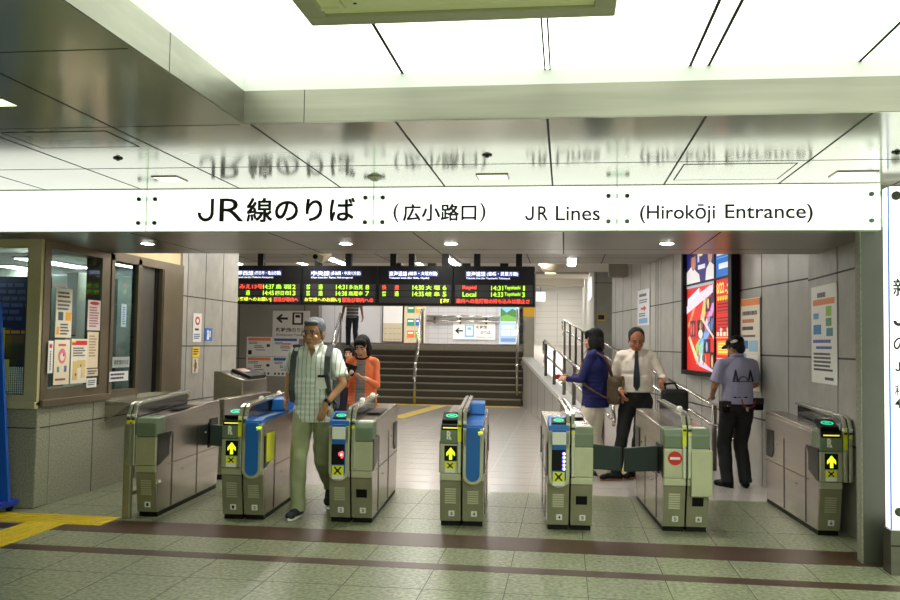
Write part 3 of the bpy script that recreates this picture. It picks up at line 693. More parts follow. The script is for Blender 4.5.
# ================================================================ handrails
def handrail(name, label, lines, posts, r=.021, loc=(0, 0, 0)):
    t = thing(name, label, 'handrail', loc)
    o = Vector(loc)
    for pts in lines:
        b = MB(m_rail); b.tube([Vector(p)-o for p in pts], r, 12); b.sph(Vector(pts[0])-o, r); b.sph(Vector(pts[-1])-o, r); b.build('rail', t)
    for p, q in posts:
        b = MB(m_post); b.cyl(Vector(p)-o, Vector(q)-o, .03, .03, 12); b.build('post', t)
    return t
def pz(y): return .43+(y-12.2)*.0837      # parapet cap
def up(y, h): return rl(y, .09, RZ(y)+h)
lines = [[rl(18.0, .09, RZ(18.0)+.72), rl(18.05, .09, RZ(18)+.95), up(17.8, 1.0), up(11.6, .93), up(10.9, .90), rl(10.7, .09, .62), rl(10.75, .09, .55)],
         [rl(17.9, .09, RZ(18)+.55), up(17.7, .72), up(11.6, .66), up(10.9, .62)]]
posts = [(rl(y, .09, pz(y) if y > 12.2 else 0), up(y, .95)) for y in (17.6, 16.3, 15.0, 13.9, 12.9, 11.5)]
handrail('handrail', 'double steel handrail on the white parapet between staircase and ramp', lines, posts, .022, (rl(12.5)))
def rr(y, h): v = wr(y, .16); v.z = max(0, (y-11.3)*.09)+h; return v
lines = [[rr(24.6, .72), rr(24.7, .95), rr(24.3, 1.0), rr(11.3, .80), rr(10.6, .79), rr(10.45, .66)], [rr(24.5, .6), rr(24.2, .74), rr(11.3, .56), rr(10.6, .55), rr(10.45, .45)]]
posts = [(rr(y, 0), rr(y, .80+(y-11.3)*.015)) for y in (24.2, 23.2, 22.2, 21.2, 19.6)]+[(rr(y, 0), rr(y, .8)) for y in (15.0, 12.6, 11.15)]
handrail('handrail', 'double steel handrail running up the ramp along the right stone wall', lines, posts, .022, tuple(rr(12, -.1)))
handrail('handrail', 'steel handrail down the middle of the wide staircase', [[(-3.62, 21.2, 0), (-3.62, 21.2, .95), (-3.66, 21.5, 1.02), (-3.95, 24.05, 2.44), (-3.95, 24.4, 2.44)], [(-3.66, 21.25, .62), (-3.95, 24.1, 2.1)]], [((-3.95, 24.3, 1.48), (-3.95, 24.3, 2.44))], .035, (-3.7, 21.4, 0))
handrail('handrail', 'steel handrail at the left side of the staircase, behind the grey-haired person', [[(-5.86, 21.2, .3), (-5.86, 21.2, .95), (-5.88, 21.5, 1.02), (-6.25, 24.05, 2.3)], [(-5.86, 21.3, .6), (-6.25, 24.1, 2.0)]], [((-6.25, 24.1, 1.48), (-6.25, 24.1, 2.3))], .03, (-5.84, 21.4, 0))
handrail('handrail', 'steel handrail at the right side of the staircase, beside the steel column', [[(-1.14, 21.25, .3), (-1.14, 21.2, .95), (-1.16, 21.5, 1.02), (-1.3, 24.05, 2.44)], [(-1.14, 21.3, .6), (-1.3, 24.1, 2.1)]], [((-1.3, 24.1, 1.48), (-1.3, 24.1, 2.46))], .03, (-1.15, 21.4, 0))
t = thing('wall_rail', 'horizontal steel rail on the white tiled wall above the arrow sign', 'handrail', (-3.1, 26.9, 2.3))
b = MB(m_rail); b.cyl((-1.15, 0, .03), (1.12, 0, .03), .035); b.cyl((-1.15, 0, -.12), (1.12, 0, -.12), .03); b.build('rail', t)
for x in (-.9, -.1, .7):
    b = MB(m_post); b.box(x-.03, x+.03, .0, .1, -.2, .06); b.build('bracket', t)
t = thing('steel_column', 'polished steel column with a painted yellow reflection at the right end of the staircase', 'column', (-.88, 21.62, 0))
b = MB(m_steel); b.box(-.13, .13, -.12, .12, 0, 3.9, .02); b.build('shaft', t)
b = MB(mat('amber_reflection', (226, 170, 50), .4, emit=.2)); b.box(-.133, .133, -.123, .123, 2.18, 2.42); b.build('band', t)  # reflection on the steel, painted as a faintly glowing yellow strip
# ================================================================ posters and notices
def printing(t, w, h, blocks, y=-.006, name='print'):
    b = MB()
    for k, q in enumerate(blocks):
        if q[0] == 'lines':
            _, x0, x1, z0, z1, n, c = q; b.use(flat(c)); st = (z1-z0)/n
            for i in range(n):
                e = x1-(x1-x0)*.3*random.random()
                x = x0
                while x < e-.02:
                    L = random.uniform(.05, .16)*(x1-x0)+.01; b.box(x*w, min(e, x+L)*w, y-.0002*k, y+.004, (z0+i*st+st*.2)*h, (z0+i*st+st*.75)*h); x += L+.02*(x1-x0)
        elif q[0] == 'text':
            _, s_, x0, x1, z0, z1, c = q; b.use(flat(c)); b.text(s_, x0*w, x1*w, z0*h, z1*h, y-.0004*k-.001, .015)
        elif q[0] == 'dot':
            _, x, z, rx, rz_, c = q; b.use(flat(c)); b.sph((x*w, y, z*h), (rx*w, .001+.0004*k, rz_*h), 14)
        elif q[0] == 'poly':
            _, pts, c = q; b.use(flat(c)); b.prism([(px_*w, y-.0003*k-.0005, pz_*h) for px_, pz_ in pts], (0, .002, 0))
        else:
            x0, x1, z0, z1, c = q; b.use(flat(c)); b.box(x0*w, x1*w, y-.0003*k-.0003, y+.004, z0*h, z1*h)
    return b.build(name, t)
def poster(label, P, rz, w, h, paper, blocks, group=None, name='poster', tape=False):
    t = thing(name, label, 'poster' if name == 'poster' else 'sign', P, rz, group)
    b = MB(flat(paper)); b.box(0, w, -.005, 0, 0, h); b.build('sheet', t)
    printing(t, w, h, blocks)
    return t
GRY, BLK, BL, OR, RD, YL = (90, 90, 92), (30, 30, 32), (40, 90, 170), (226, 130, 70), (205, 50, 45), (236, 206, 60)
HP = PI/2
# office windows, side facing the gates (plane x = -4.6)
GX = -4.575
def side(y0, y1, z0, z1, label, paper, blocks): return poster(label, (GX, y0, z0), HP, y1-y0, z1-z0, paper, blocks, 'notices on the office windows')
side(7.43, 7.69, 1.50, 1.95, 'cream notice with yellow blocks, upper left on the office window', (214, 206, 182), [('lines', .1, .9, .80, .95, 2, BLK), ('lines', .1, .9, .55, .78, 3, GRY), (.15, .45, .35, .52, (70, 80, 90)), (.62, .95, .35, .52, (228, 160, 40)), ('lines', .3, .9, .05, .30, 4, GRY), (.08, .24, .06, .22, (228, 160, 40))])
side(7.43, 7.68, 1.07, 1.48, 'cream leaflet with a pink heart design, lower left on the office window', (226, 212, 184), [('dot', .5, .64, .26, .17, (214, 120, 128)), ('dot', .5, .62, .18, .11, (240, 214, 200)), ('dot', .58, .66, .06, .05, (50, 60, 130)), (.2, .32, .28, .4, (90, 130, 130)), (.65, .8, .28, .42, (90, 100, 150)), ('lines', .1, .9, .08, .16, 1, (150, 80, 70)), ('lines', .25, .8, .84, .93, 1, (190, 100, 90))])
side(7.705, 7.98, 1.07, 1.49, 'white leaflet with a red heading and beige map, lower middle on the office window', (228, 220, 200), [(.03, .97, .86, .96, RD), (.03, .25, .92, .96, YL), ('lines', .1, .9, .60, .82, 4, GRY), (.12, .4, .08, .5, (214, 186, 120)), (.4, .9, .35, .52, (214, 186, 120)), (.65, .9, .12, .36, (222, 198, 140)), ('dot', .3, .2, .06, .04, RD), ('dot', .6, .4, .06, .03, (80, 130, 90))])
side(7.97, 8.2, 1.575, 1.87, 'white notice with a red oval heading, upper right on the office window', (232, 214, 210), [('dot', .5, .9, .38, .06, RD), ('lines', .12, .88, .1, .80, 8, (180, 120, 120))])
side(7.98, 8.18, 1.21, 1.56, 'plain cream notice below the red oval one on the office window', (224, 206, 176), [('lines', .15, .85, .3, .92, 8, (170, 150, 120))])
side(7.98, 8.19, 1.13, 1.20, 'small cream card under the cream notices on the office window', (214, 196, 170), [('lines', .1, .9, .2, .85, 2, GRY)])
side(7.99, 8.17, 1.02, 1.11, 'small white card lowest on the office window', (226, 224, 220), [('lines', .1, .9, .2, .85, 3, GRY)])
side(7.335, 7.41, 1.18, 1.47, 'narrow white strip notice with red marks on the office corner frame', (226, 222, 216), [('dot', .5, .84, .3, .07, RD), ('lines', .35, .65, .08, .7, 12, BLK)])
side(8.47, 8.82, 1.20, 1.31, 'grey card of large black characters on the counter window', (170, 178, 174), [('text', '新幹線のりば', .08, .92, .25, .75, (60, 66, 66))])
side(8.42, 8.80, 1.06, 1.16, 'white strip of text lowest on the counter window', (226, 226, 226), [('lines', .05, .95, .15, .9, 2, BLK)])
side(8.62, 8.72, 1.62, 1.86, 'small pale blue notice high on the counter window', (200, 220, 232), [('lines', .2, .8, .1, .9, 8, (80, 140, 200))])
# office front window (plane y = 7.25)
poster('bright yellow notice with black marks on the office front window, at the left edge', (-5.02, 7.225, 1.32), 0, .1, .26, (226, 220, 50), [('lines', .1, .8, .3, .8, 3, BLK), (.0, .9, .0, .16, RD)], 'yellow notices on the office front')
poster('pale yellow-green notice below the bright yellow one on the office front window', (-5.06, 7.225, 1.02), 0, .19, .28, (196, 204, 120), [('lines', .1, .9, .72, .9, 2, BLK), ('lines', .1, .9, .1, .6, 5, (150, 150, 90))], 'yellow notices on the office front')
# left wall signs
def lwall(y0, y1, z0, z1, label, paper, blocks): return poster(label, (-4.594, y0, z0), HP, y1-y0, z1-z0, paper, blocks, 'small signs on the left wall')
lwall(10.45, 10.70, 1.47, 1.83, 'white no-smoking style sign with a red ring on the left stone wall', (232, 230, 226), [('dot', .5, .74, .3, .15, RD), ('dot', .5, .74, .2, .10, (240, 240, 236)), (.44, .56, .62, .86, RD), ('lines', .2, .8, .38, .5, 1, BLK), ('lines', .1, .9, .1, .3, 3, (90, 110, 150))])
lwall(10.82, 11.05, 1.485, 1.65, 'small square blue pictogram sign on the left stone wall', (30, 110, 200), [('dot', .38, .72, .13, .13, (240, 240, 240)), ('poly', [(.25, .1), (.55, .1), (.5, .6), (.3, .6)], (240, 240, 240)), (.6, .75, .3, .8, (240, 240, 240))])
lwall(10.45, 10.66, 1.28, 1.41, 'small yellow sign above the photo card on the left stone wall', YL, [('lines', .1, .9, .2, .85, 3, BLK)])
lwall(10.46, 10.63, 1.08, 1.27, 'small cream card with a figure under the yellow sign on the left wall', (212, 204, 184), [(.35, .55, .1, .9, (120, 70, 60)), (.55, .7, .3, .7, (60, 60, 70)), (.2, .35, .4, .6, (200, 160, 60))])
# poster wall
t = thing('direction_sign', 'white sign with left arrow and train symbol on the grey wall behind the grey-haired person', 'sign', (-7.09, 20.76, 1.555))
b = MB(flat((214, 212, 204))); b.box(0, .93, 0, .035, 0, .68, .006); b.build('board', t)
b = MB(m_ink)
def arrow(b, x, z, s, y):
    b.prism([(x, y, z), (x+.5*s, y, z+.42*s), (x+.62*s, y, z+.30*s), (x+.40*s, y, z+.10*s), (x+1.1*s, y, z+.10*s), (x+1.1*s, y, z-.10*s), (x+.40*s, y, z-.10*s), (x+.62*s, y, z-.30*s), (x+.5*s, y, z-.42*s)], (0, .006, 0))
def train(b, x0, x1, z0, z1, y, c1, c2):
    w, h = x1-x0, z1-z0
    b.use(c1); b.box(x0, x1, y-.003, y+.006, z0, z1, .003); b.use(c2); b.box(x0+.18*w, x1-.18*w, y-.006, y, z0+.14*h, z1-.1*h)
    b.use(c1); b.box(x0+.28*w, x1-.28*w, y-.008, y, z0+.58*h, z1-.2*h)
arrow(b, .09, .49, .27, -.006); train(b, .50, .77, .34, .64, -.004, m_ink, m_wht)
b.use(m_ink); b.text('新幹線のりば', .09, .86, .16, .27, -.006, .02); b.text('Shinkansen Tracks', .10, .80, .07, .12, -.006, .01); b.build('lettering', t)
for x0, z0, c, lab in ((-7.74, 1.12, OR, 'white timetable sheet with orange heading, upper left of four on the grey wall'), (-7.08, 1.12, BL, 'white timetable sheet with blue heading, upper right of four on the grey wall'),
                       (-7.74, .64, OR, 'white timetable sheet with orange heading, lower left of four on the grey wall'), (-7.08, .64, BL, 'white timetable sheet with blue heading, lower right of four on the grey wall')):
    bl = [(.05, .93, .80, .95, c), ('lines', .08, .5, .62, .76, 2, GRY), ('lines', .3, .7, .40, .58, 2, GRY), (.78, .9, .48, .62, BLK), ('lines', .35, .8, .28, .36, 1, GRY)]
    if z0 < 1: bl += [(.08+.15*k, .15+.15*k, .07, .18, BLK) for k in range(6)]
    elif c == OR: bl += [(.06, .2, .08, .3, BLK)]
    else: bl += [(.35, .7, .62, .68, RD)]
    poster(lab, (x0, 20.79, z0), 0, .655, .47, (226, 224, 220), bl, 'timetable sheets on the grey wall')
# back wall of the landing
t = thing('direction_sign', 'white sign with left arrow and blue train symbol on the tiled wall above the stairs', 'sign', (-3.43, 26.95, 1.63))
b = MB(flat((232, 232, 228))); b.box(0, 1.30, 0, .04, 0, .52, .006); b.build('board', t)
b = MB(m_ink); arrow(b, .06, .26, .23, -.006); train(b, .36, .66, .07, .45, -.004, flat((110, 170, 220)), flat((226, 236, 240)))
b.use(m_ink); b.text('新幹線', .72, 1.05, .32, .43, -.006, .02); b.text('のりば', .86, 1.16, .16, .27, -.006, .02); b.text('Shinkansen Tracks', .72, 1.22, .06, .10, -.006, .01); b.build('lettering', t)
t = thing('notice_board', 'white and beige framed notice board at the top of the stairs', 'notice board', (-5.66, 26.95, 1.5))
b = MB(m_groove); b.box(0, .67, 0, .04, 0, 1.35); b.build('frame', t)
b = MB(flat((214, 214, 214)), flat((186, 176, 152))); b.box(.03, .64, -.008, 0, .60, 1.32); b.use(flat((186, 176, 152))); b.box(.03, .64, -.008, 0, .03, .60)
b.use(flat((150, 140, 118)))
for k in range(3):
    for j in range(4): b.box(.07+.14*j, .17+.14*j, -.010, -.008, .09+.17*k, .11+.17*k)
b.build('board', t)
t = thing('brochure_rack', 'beige rack of colourful brochures beside the notice board at the stair top', 'rack', (-4.96, 26.93, 1.5))
b = MB(flat((206, 192, 164))); b.box(0, .65, 0, .06, 0, 1.35, .008); b.build('board', t)
for (x, z, c, lab) in ((.1, .93, (40, 140, 110), 'green brochure, top left in the beige rack'), (.36, .93, (226, 160, 50), 'orange brochure, top right in the beige rack'), (.1, .53, (40, 150, 120), 'green brochure, middle left in the beige rack'),
                       (.36, .53, (40, 110, 200), 'blue brochure, middle right in the beige rack'), (.1, .16, (232, 120, 60), 'orange brochure, bottom left in the beige rack'), (.36, .16, (130, 190, 60), 'lime green brochure, bottom right in the beige rack')):
    b = MB(flat(c), flat((236, 232, 220))); b.box(0, .22, -.02, 0, 0, .22); b.use(flat((236, 232, 220))); b.box(.03, .19, -.022, -.019, .12, .17)
    o = b.build('brochure'); o.location = (-4.96+x, 26.925, 1.5+z); tag(o, lab, 'brochure', 'brochures in the beige rack')
t = thing('poster', 'landscape poster of green hills above a pale blue panel, right end of the stair landing', 'poster', (-2.0, 26.93, 1.5))
b = MB(flat((180, 200, 226))); b.box(0, .56, 0, .05, 0, 1.3); b.build('sheet', t)
printing(t, .56, 1.3, [(.06, .94, .54, .97, (120, 170, 220)), ('poly', [(.06, .6), (.94, .6), (.94, .78), (.7, .84), (.4, .74), (.06, .86)], (56, 110, 56)), ('poly', [(.06, .54), (.94, .54), (.94, .62), (.4, .7), (.06, .64)], (96, 150, 70)), (.06, .94, .04, .5, (150, 180, 222)), (.12, .34, .2, .34, (214, 226, 240)), (.40, .60, .2, .34, (214, 226, 240)), (.66, .88, .2, .34, (214, 226, 240)), ('lines', .12, .88, .36, .46, 2, (236, 240, 246)), (.1, .9, .06, .14, (110, 140, 190))])
# right wall notices
def wpos(y, off, z): v = wr(y, off); v.z = z; return v
poster('tall white notice with coloured marks on the wall above the person in white shirt', wpos(16.0, .01, 1.86), WR, .9, .62, (218, 222, 226), [('lines', .15, .85, .78, .92, 1, GRY), ('lines', .15, .85, .62, .74, 2, GRY), ('poly', [(.3, .5), (.55, .5), (.55, .56), (.75, .47), (.55, .38), (.55, .44), (.3, .44)], (214, 90, 70)), ('lines', .15, .85, .24, .36, 2, GRY), (.15, .85, .06, .2, (120, 170, 220))])
t = poster('long cream sheet with orange top on the wall behind the person in black cap', wpos(10.62, .012, 1.02), WR, .62, 1.04, (226, 216, 198), [(0, 1, .92, .99, (232, 140, 70)), ('lines', .1, .9, .80, .88, 1, GRY), ('lines', .1, .9, .72, .79, 1, (200, 120, 60)), ('lines', .1, .7, .64, .71, 1, GRY), ('lines', .1, .8, .57, .61, 1, GRY), (.05, .40, .45, .54, (50, 120, 190)), (.45, .9, .42, .54, (150, 190, 210)), (.1, .3, .30, .40, (120, 170, 210)), (.5, .9, .28, .38, (226, 226, 220)), (.35, .5, .20, .28, (60, 130, 190)), ('lines', .1, .9, .04, .16, 3, GRY)])
t = poster('laminated white notice with green and blue blocks on the wall above the rightmost gate', (2.294, 8.62, 1.19), -HP, .78, .88, (226, 226, 218), [('lines', .25, .7, .86, .95, 1, GRY), (.08, .92, .80, .86, (222, 130, 80)), (.60, .80, .68, .78, (140, 190, 60)), (.1, .3, .66, .72, (90, 150, 190)), (.60, .8, .58, .66, (80, 150, 90)), (.1, .4, .50, .60, (60, 130, 190)), (.62, .85, .48, .56, (70, 130, 140)), ('lines', .08, .92, .40, .46, 1, (90, 100, 170)), ('lines', .2, .85, .34, .39, 1, (90, 100, 170)), ('lines', .1, .9, .12, .32, 5, GRY), ('lines', .55, .9, .03, .08, 1, GRY)])
# the big backlit billboard on the right wall
bo = wpos(12.72, .02, 1.18); bw, bh = 1.98, 1.70
t = thing('billboard', 'large black framed lit billboard with a red collage on the right wall', 'billboard', bo, WR)
b = MB(m_black)
for x0, x1, z0, z1 in ((-.06, 0, -.06, bh+.02), (bw, bw+.12, -.06, bh+.02), (0, bw, -.06, 0), (0, bw, bh-.02, bh+.02)): b.box(x0, x1, -.10, 0, z0, z1)
b.build('frame', t)
b = MB(flat((206, 40, 34), .55)); b.box(0, bw, -.03, 0, 0, bh); b.build('panel', t)
def E(c): return flat(c, .5)
b = MB()
def q(x0, x1, z0, z1, c, d=0.): b.use(E(c)); b.box(x0*bw, x1*bw, -.034-d, -.029, z0*bh, z1*bh)
def pl(pts, c, d=0.): b.use(E(c)); b.prism([(x*bw, -.035-d, z*bh) for x, z in pts], (0, .004, 0))
def el(x, z, rx, rz_, c, d=0.): b.use(E(c)); b.sph((x*bw, -.033-d, z*bh), (rx*bw, .004, rz_*bh), 16)
# upper posters
q(0, .64, .70, 1, (40, 34, 110)); q(.66, 1, .70, 1, (24, 110, 200))
pl([(.0, .70), (.0, .80), (.12, .84), (.3, .76), (.32, .70)], (226, 224, 224), .001); el(.16, .87, .055, .08, (190, 130, 100), .001); el(.16, .94, .06, .03, (30, 28, 40), .003)
pl([(.44, .70), (.46, .79), (.54, .84), (.63, .80), (.64, .70)], (226, 224, 224), .001); el(.54, .91, .05, .09, (200, 150, 116), .001); el(.54, .985, .055, .03, (30, 28, 30), .003)
el(.34, .95, .07, .05, (236, 226, 150), .001); q(.27, .43, .80, .835, (226, 226, 240), .001); q(.26, .30, .86, .95, (214, 214, 236), .001)
q(.68, .86, .86, .89, (236, 236, 240), .001); q(.68, .80, .90, .915, (236, 120, 110), .001); q(.72, .92, .76, .80, (226, 236, 244), .001); q(.68, .98, .84, .845, (120, 190, 236), .001); el(.95, .79, .04, .035, (236, 230, 226), .001)
b.use(m_black); b.box(0, bw, -.05, -.029, .685*bh, .70*bh); b.box(.645*bw, .66*bw, -.05, -.029, .0, bh)
q(0, .64, .665, .685, (170, 176, 190), .001)
# lower collage
pl([(.02, .36), (.30, .64), (.34, .64), (.05, .34)], (236, 150, 90)); pl([(.3, .34), (.44, .64), (.54, .66), (.36, .3)], (240, 196, 120))
pl([(.0, .46), (.0, .52), (.34, .62), (.6, .66), (.6, .60), (.34, .54)], (232, 214, 240), .001); pl([(.02, .53), (.03, .58), (.3, .655), (.3, .61)], (214, 226, 250), .001)
pl([(.42, .38), (.62, .54), (.62, .47), (.44, .31)], (206, 150, 214)); pl([(.3, .24), (.62, .42), (.62, .36), (.34, .16)], (120, 170, 230))
for x0, x1, z0, z1, c in ((.44, .55, .46, .57, (34, 30, 34)), (.56, .63, .52, .62, (44, 36, 70)), (.26, .40, .26, .40, (22, 20, 22)), (.42, .52, .30, .42, (40, 40, 60)), (.53, .63, .26, .42, (30, 28, 44)), (.40, .54, .14, .25, (24, 22, 28)),
                          (.54, .63, .02, .15, (26, 24, 26)), (.34, .42, .04, .12, (70, 50, 80)), (.08, .20, .27, .40, (60, 40, 50))): q(x0, x1, z0, z1, c, .001)
el(.33, .29, .05, .035, (236, 226, 220), .002); el(.33, .35, .02, .03, (210, 160, 130), .002); el(.47, .37, .02, .04, (226, 210, 214), .002); el(.58, .36, .02, .05, (110, 120, 190), .002); el(.5, .52, .02, .04, (226, 190, 170), .002); el(.585, .08, .02, .05, (220, 180, 130), .002); el(.47, .19, .02, .04, (180, 190, 226), .002)
el(.11, .33, .02, .05, (226, 90, 80), .002); el(.17, .33, .02, .05, (226, 90, 80), .002)
pl([(.04, .26), (.22, .08), (.46, .03), (.48, .05), (.25, .12), (.07, .28)], (240, 214, 160), .0015); pl([(.3, .20), (.40, .24), (.36, .04), (.28, .06)], (150, 210, 200), .001); pl([(.22, .20), (.30, .25), (.3, .18), (.24, .12)], (160, 200, 110), .0015)
pl([(.34, .44), (.62, .27), (.62, .25), (.34, .41)], (250, 210, 190), .003); pl([(.22, .10), (.6, .02), (.6, .0), (.3, .04)], (206, 200, 226), .002)
for k in range(5): el(.25+.05*k, .08+.012*(k % 3), .012, .035, [(226, 180, 150), (90, 60, 130), (230, 230, 236), (60, 120, 160), (226, 140, 60)][k], .003)
# right red column
q(.66, 1, .255, .262, (236, 190, 80)); q(.66, 1, .435, .438, (150, 24, 24)); q(.69, .97, .135, .235, (240, 160, 40), .001); q(.66, 1, 0, .12, (190, 34, 34), .0005)
b.use(E((240, 226, 110))); b.text('8/22', .68*bw, .83*bw, .58*bh, .66*bh, -.037, .03); b.text('-26', .85*bw, .985*bw, .57*bh, .645*bh, -.037, .03)
for k in range(6): q(.69+.05*k, .725+.05*k, .525, .56, (236, 200, 60), .001)
for k in range(9): q(.69, .92+.05*random.random(), .30+.024*k+(.03 if k > 4 else 0), .31+.024*k+(.03 if k > 4 else 0), (120, 20, 20), .001)
for k in range(5): q(.68+.065*k, .72+.065*k, .27, .30+.03*(k % 2), (240, 220, 200), .001)
for k in range(4): q(.71, .95-.03*k, .15+.02*k, .16+.02*k, (250, 226, 120), .002)
for k in range(6): q(.68, .9+.04*random.random(), .012+.018*k, .02+.018*k, (240, 200, 196), .001)
b.build('print', t)
# yellow call box on the column
t = thing('call_box', 'small yellowish box mounted on the stone column by the ramp', 'box', (.80, 20.57, 2.14))
b = MB(mat('ochre_box', (190, 164, 90), .5)); b.box(-.09, .13, -.06, .03, -.09, .10, .01); b.build('housing', t)
b = MB(m_dark); b.box(-.05, .09, -.064, -.06, -.04, .06); b.build('faceplate', t)
# wall light on the far corridor wall
t = thing('wall_sign', 'white lit panel on the far corridor wall beside the stone column', 'sign', (.628, 22.4, 2.95))
b = MB(flat((240, 244, 250), .9)); b.box(0, .03, 0, 1.9, -.22, .28); b.build('panel', t)

# ================================================================ office windows and interior
t = thing('office_window', 'bronze framed office window covered with notices, facing the gates', 'window', (-4.7, 7.25, .9))
b = MB(m_bronze); b.box(-.06, .11, .02, .12, .0, 1.47); b.box(-.06, .11, 1.0, 1.16, .0, 1.47); b.box(-.06, .11, .12, 1.0, 0, .14); b.box(-.06, .11, .12, 1.0, 1.40, 1.47); b.box(-.02, .135, .02, 1.2, -.02, .045, .005); fr = b.build('frame', t)
b = MB(m_glass); b.box(.085, .095, .12, 1.0, .14, 1.40); b.build('pane', fr)
t = thing('counter_window', 'bronze framed sliding counter window left of the office door', 'window', (-4.7, 8.42, .9))
b = MB(m_bronze); b.box(.07, .12, 0, .06, 0, 1.46); b.box(.07, .12, .56, .64, 0, 1.46); b.box(.0, .12, .06, .56, 0, .07); b.box(-.06, .12, 0, 1.7, 1.40, 1.49); b.box(.06, .12, 1.14, 1.7, 0, 1.40)
b.box(.0, .13, 1.16, 1.20, 0, 1.40); fr = b.build('frame', t)
b = MB(m_glass2); b.box(.085, .095, .06, .56, .07, 1.40); b.build('pane', fr)
t = thing('office_door', 'dark grey metal office door between counter window and stone wall', 'door', (-4.66, 9.06, .9))
b = MB(mat('door_grey', (112, 110, 102), .35, .7, noise=(2, .1))); b.box(-.02, .02, 0, .42, .0, 1.40); pn = b.build('panel', t)
b = MB(m_black); b.box(-.025, .03, .42, .50, .0, 1.40); b.box(-.025, .03, -.02, 0, 0, 1.4); b.build('seal', t)
b = MB(m_chrome); b.box(.02, .035, .02, .04, .35, .47, .003); b.build('handle', pn)
t = thing('counter_shelf', 'narrow steel counter shelf below the office counter window', 'shelf', (-4.6, 8.75, .86))
b = MB(m_steel); b.box(.0, .30, -.35, 1.0, -.03, .0, .004); b.prism([(.0, -.35, -.03), (.25, -.35, -.03), (.0, -.35, -.2)], (0, .02, 0)); b.prism([(.0, .9, -.03), (.25, .9, -.03), (.0, .9, -.2)], (0, .02, 0)); b.build('shelf_board', t)
b = MB(m_yellow); b.box(.22, .30, .95, 1.003, -.03, .004); b.build('corner_guard', t)
t = thing('office_window', 'beige framed front office window with a mesh lower half, at the left edge', 'window', (-4.6, 7.25, .9))
b = MB(m_beige); b.box(-.125, .0, -.02, .12, 0, 1.47); b.box(-3, -.125, -.02, .1, 0, .09); b.box(-3, -.0, -.045, .1, -.03, .03, .005); b.box(-3, -.125, -.02, .1, 1.40, 1.47); fr = b.build('frame', t)
b = MB(m_glass); b.box(-3, -.125, .02, .03, .09, 1.40); b.build('pane', fr)
b = MB(flat((70, 76, 72)))
for k in range(26):
    b.box(-.66+.02*k, -.653+.02*k, .045, .049, .09, .54)
for k in range(22): b.box(-.66, -.125, .05, .054, .09+.02*k, .097+.02*k)
b.build('mesh_screen', t)
tube(-5.75, 9.3, 2.36, 'fluorescent light inside the office seen through the notice window', .2, 1.2, m_otube, 'office ceiling lights')
tube(-5.9, 7.95, 2.37, 'fluorescent light added inside the office to brighten its front window', .15, .7, m_otube, 'office ceiling lights')  # added tube, brightens the office behind its front window
tube(-6.6, 10.2, 2.36, 'fluorescent light deeper inside the office', .2, 1.2, m_otube, 'office ceiling lights')
tube(-5.0, 9.4, 2.355, 'fluorescent light added to brighten the interior behind the counter window', .12, .9, m_otube, 'office ceiling lights')  # added tube, lights the white interior behind the counter pane
t = thing('notice_board', 'navy blue notice board inside the office behind the front window', 'notice board', (-6.04, 8.1, 1.1))
b = MB(flat((28, 36, 78))); b.box(0, .98, 0, .04, .1, 1.0); b.build('board', t)
printing(t, .98, 1.0, [('lines', .1, .9, .55, .95, 6, (70, 84, 130)), (.05, .93, .12, .42, (120, 92, 60)), ('lines', .1, .9, .42, .48, 1, (226, 150, 60))])
b = MB(m_dark); b.box(.1, .14, 0, .04, -1.1, .1); b.box(.8, .84, 0, .04, -1.1, .1); b.build('leg', t)
t = thing('wall_cabinet', 'narrow white locker inside the office behind the front window', 'cabinet', (-5.20, 8.75, .9))
b = MB(flat((236, 236, 236))); b.box(-.07, .05, 0, .2, 0, 1.3, .006); b.build('body', t)
b = MB(m_groove); b.box(-.07, .05, -.003, .001, .62, .63); b.build('door_gap', t)
t = thing('cabinet', 'dark grey tall cabinet inside the office behind the notice window', 'cabinet', (-5.5, 9.3, 0))
b = MB(mat('cabinet_grey', (92, 100, 98), .5)); b.box(-.2, .25, -.15, .5, 0, 2.2, .01); b.build('body', t)
b = MB(m_dark); b.box(.02, .03, -.156, -.15, .1, 2.1); b.build('door_gap', t)
t = thing('round_fixture', 'round white object on a stand inside the office front window', 'fixture', (-4.86, 7.62, .9))
b = MB(m_wht); b.cyl((0, 0, .66), (0, .05, .66), .07, .06, 20); b.sph((0, -.005, .66), (.055, .03, .055)); b.build('head', t)
b = MB(m_wht); b.cyl((0, .03, 0), (0, .03, .6), .012); b.cyl((0, .03, -.0), (0, .03, .02), .09, .08, 18); b.build('stand', t)
b = MB(mat('desk_top', (150, 150, 146), .5)); b.box(-5.2, -4.82, 7.46, 10.0, .84, .898); o = b.build('counter'); tag(o, 'grey counter top inside the office along its windows', 'counter')
t = thing('monitor', 'dark computer monitor inside the office behind the counter window', 'monitor', (-4.98, 8.95, .9))
b = MB(m_black); b.box(-.02, .02, -.16, .16, .12, .42, .006); b.build('screen', t)
b = MB(m_black); b.cyl((0, 0, .01), (0, 0, .14), .02); b.box(-.08, .08, -.09, .09, 0, .012); b.build('stand', t)
# blue A-board at the left edge
t = thing('banner_stand', 'bright blue banner stand on black wheels at the left edge of the picture', 'banner', (-4.98, 6.98, 0))
b = MB(mat('banner_blue', (10, 84, 196), .5)); b.prism([(-.42, 0, .10), (.32, 0, .10), (.10, .1, 1.80), (-.36, .1, 1.80)], (0, .03, 0), .006); b.build('panel', t)
b = MB(mat('banner_foot', (16, 50, 170), .5)); b.box(-.42, .31, -.10, .16, .05, .11, .015); b.build('base', t)
for x in (-.34, .25):
    for y in (-.06, .12):
        b = MB(m_black); b.cyl((x-.015, y, .032), (x+.015, y, .032), .032); b.build('wheel', t)
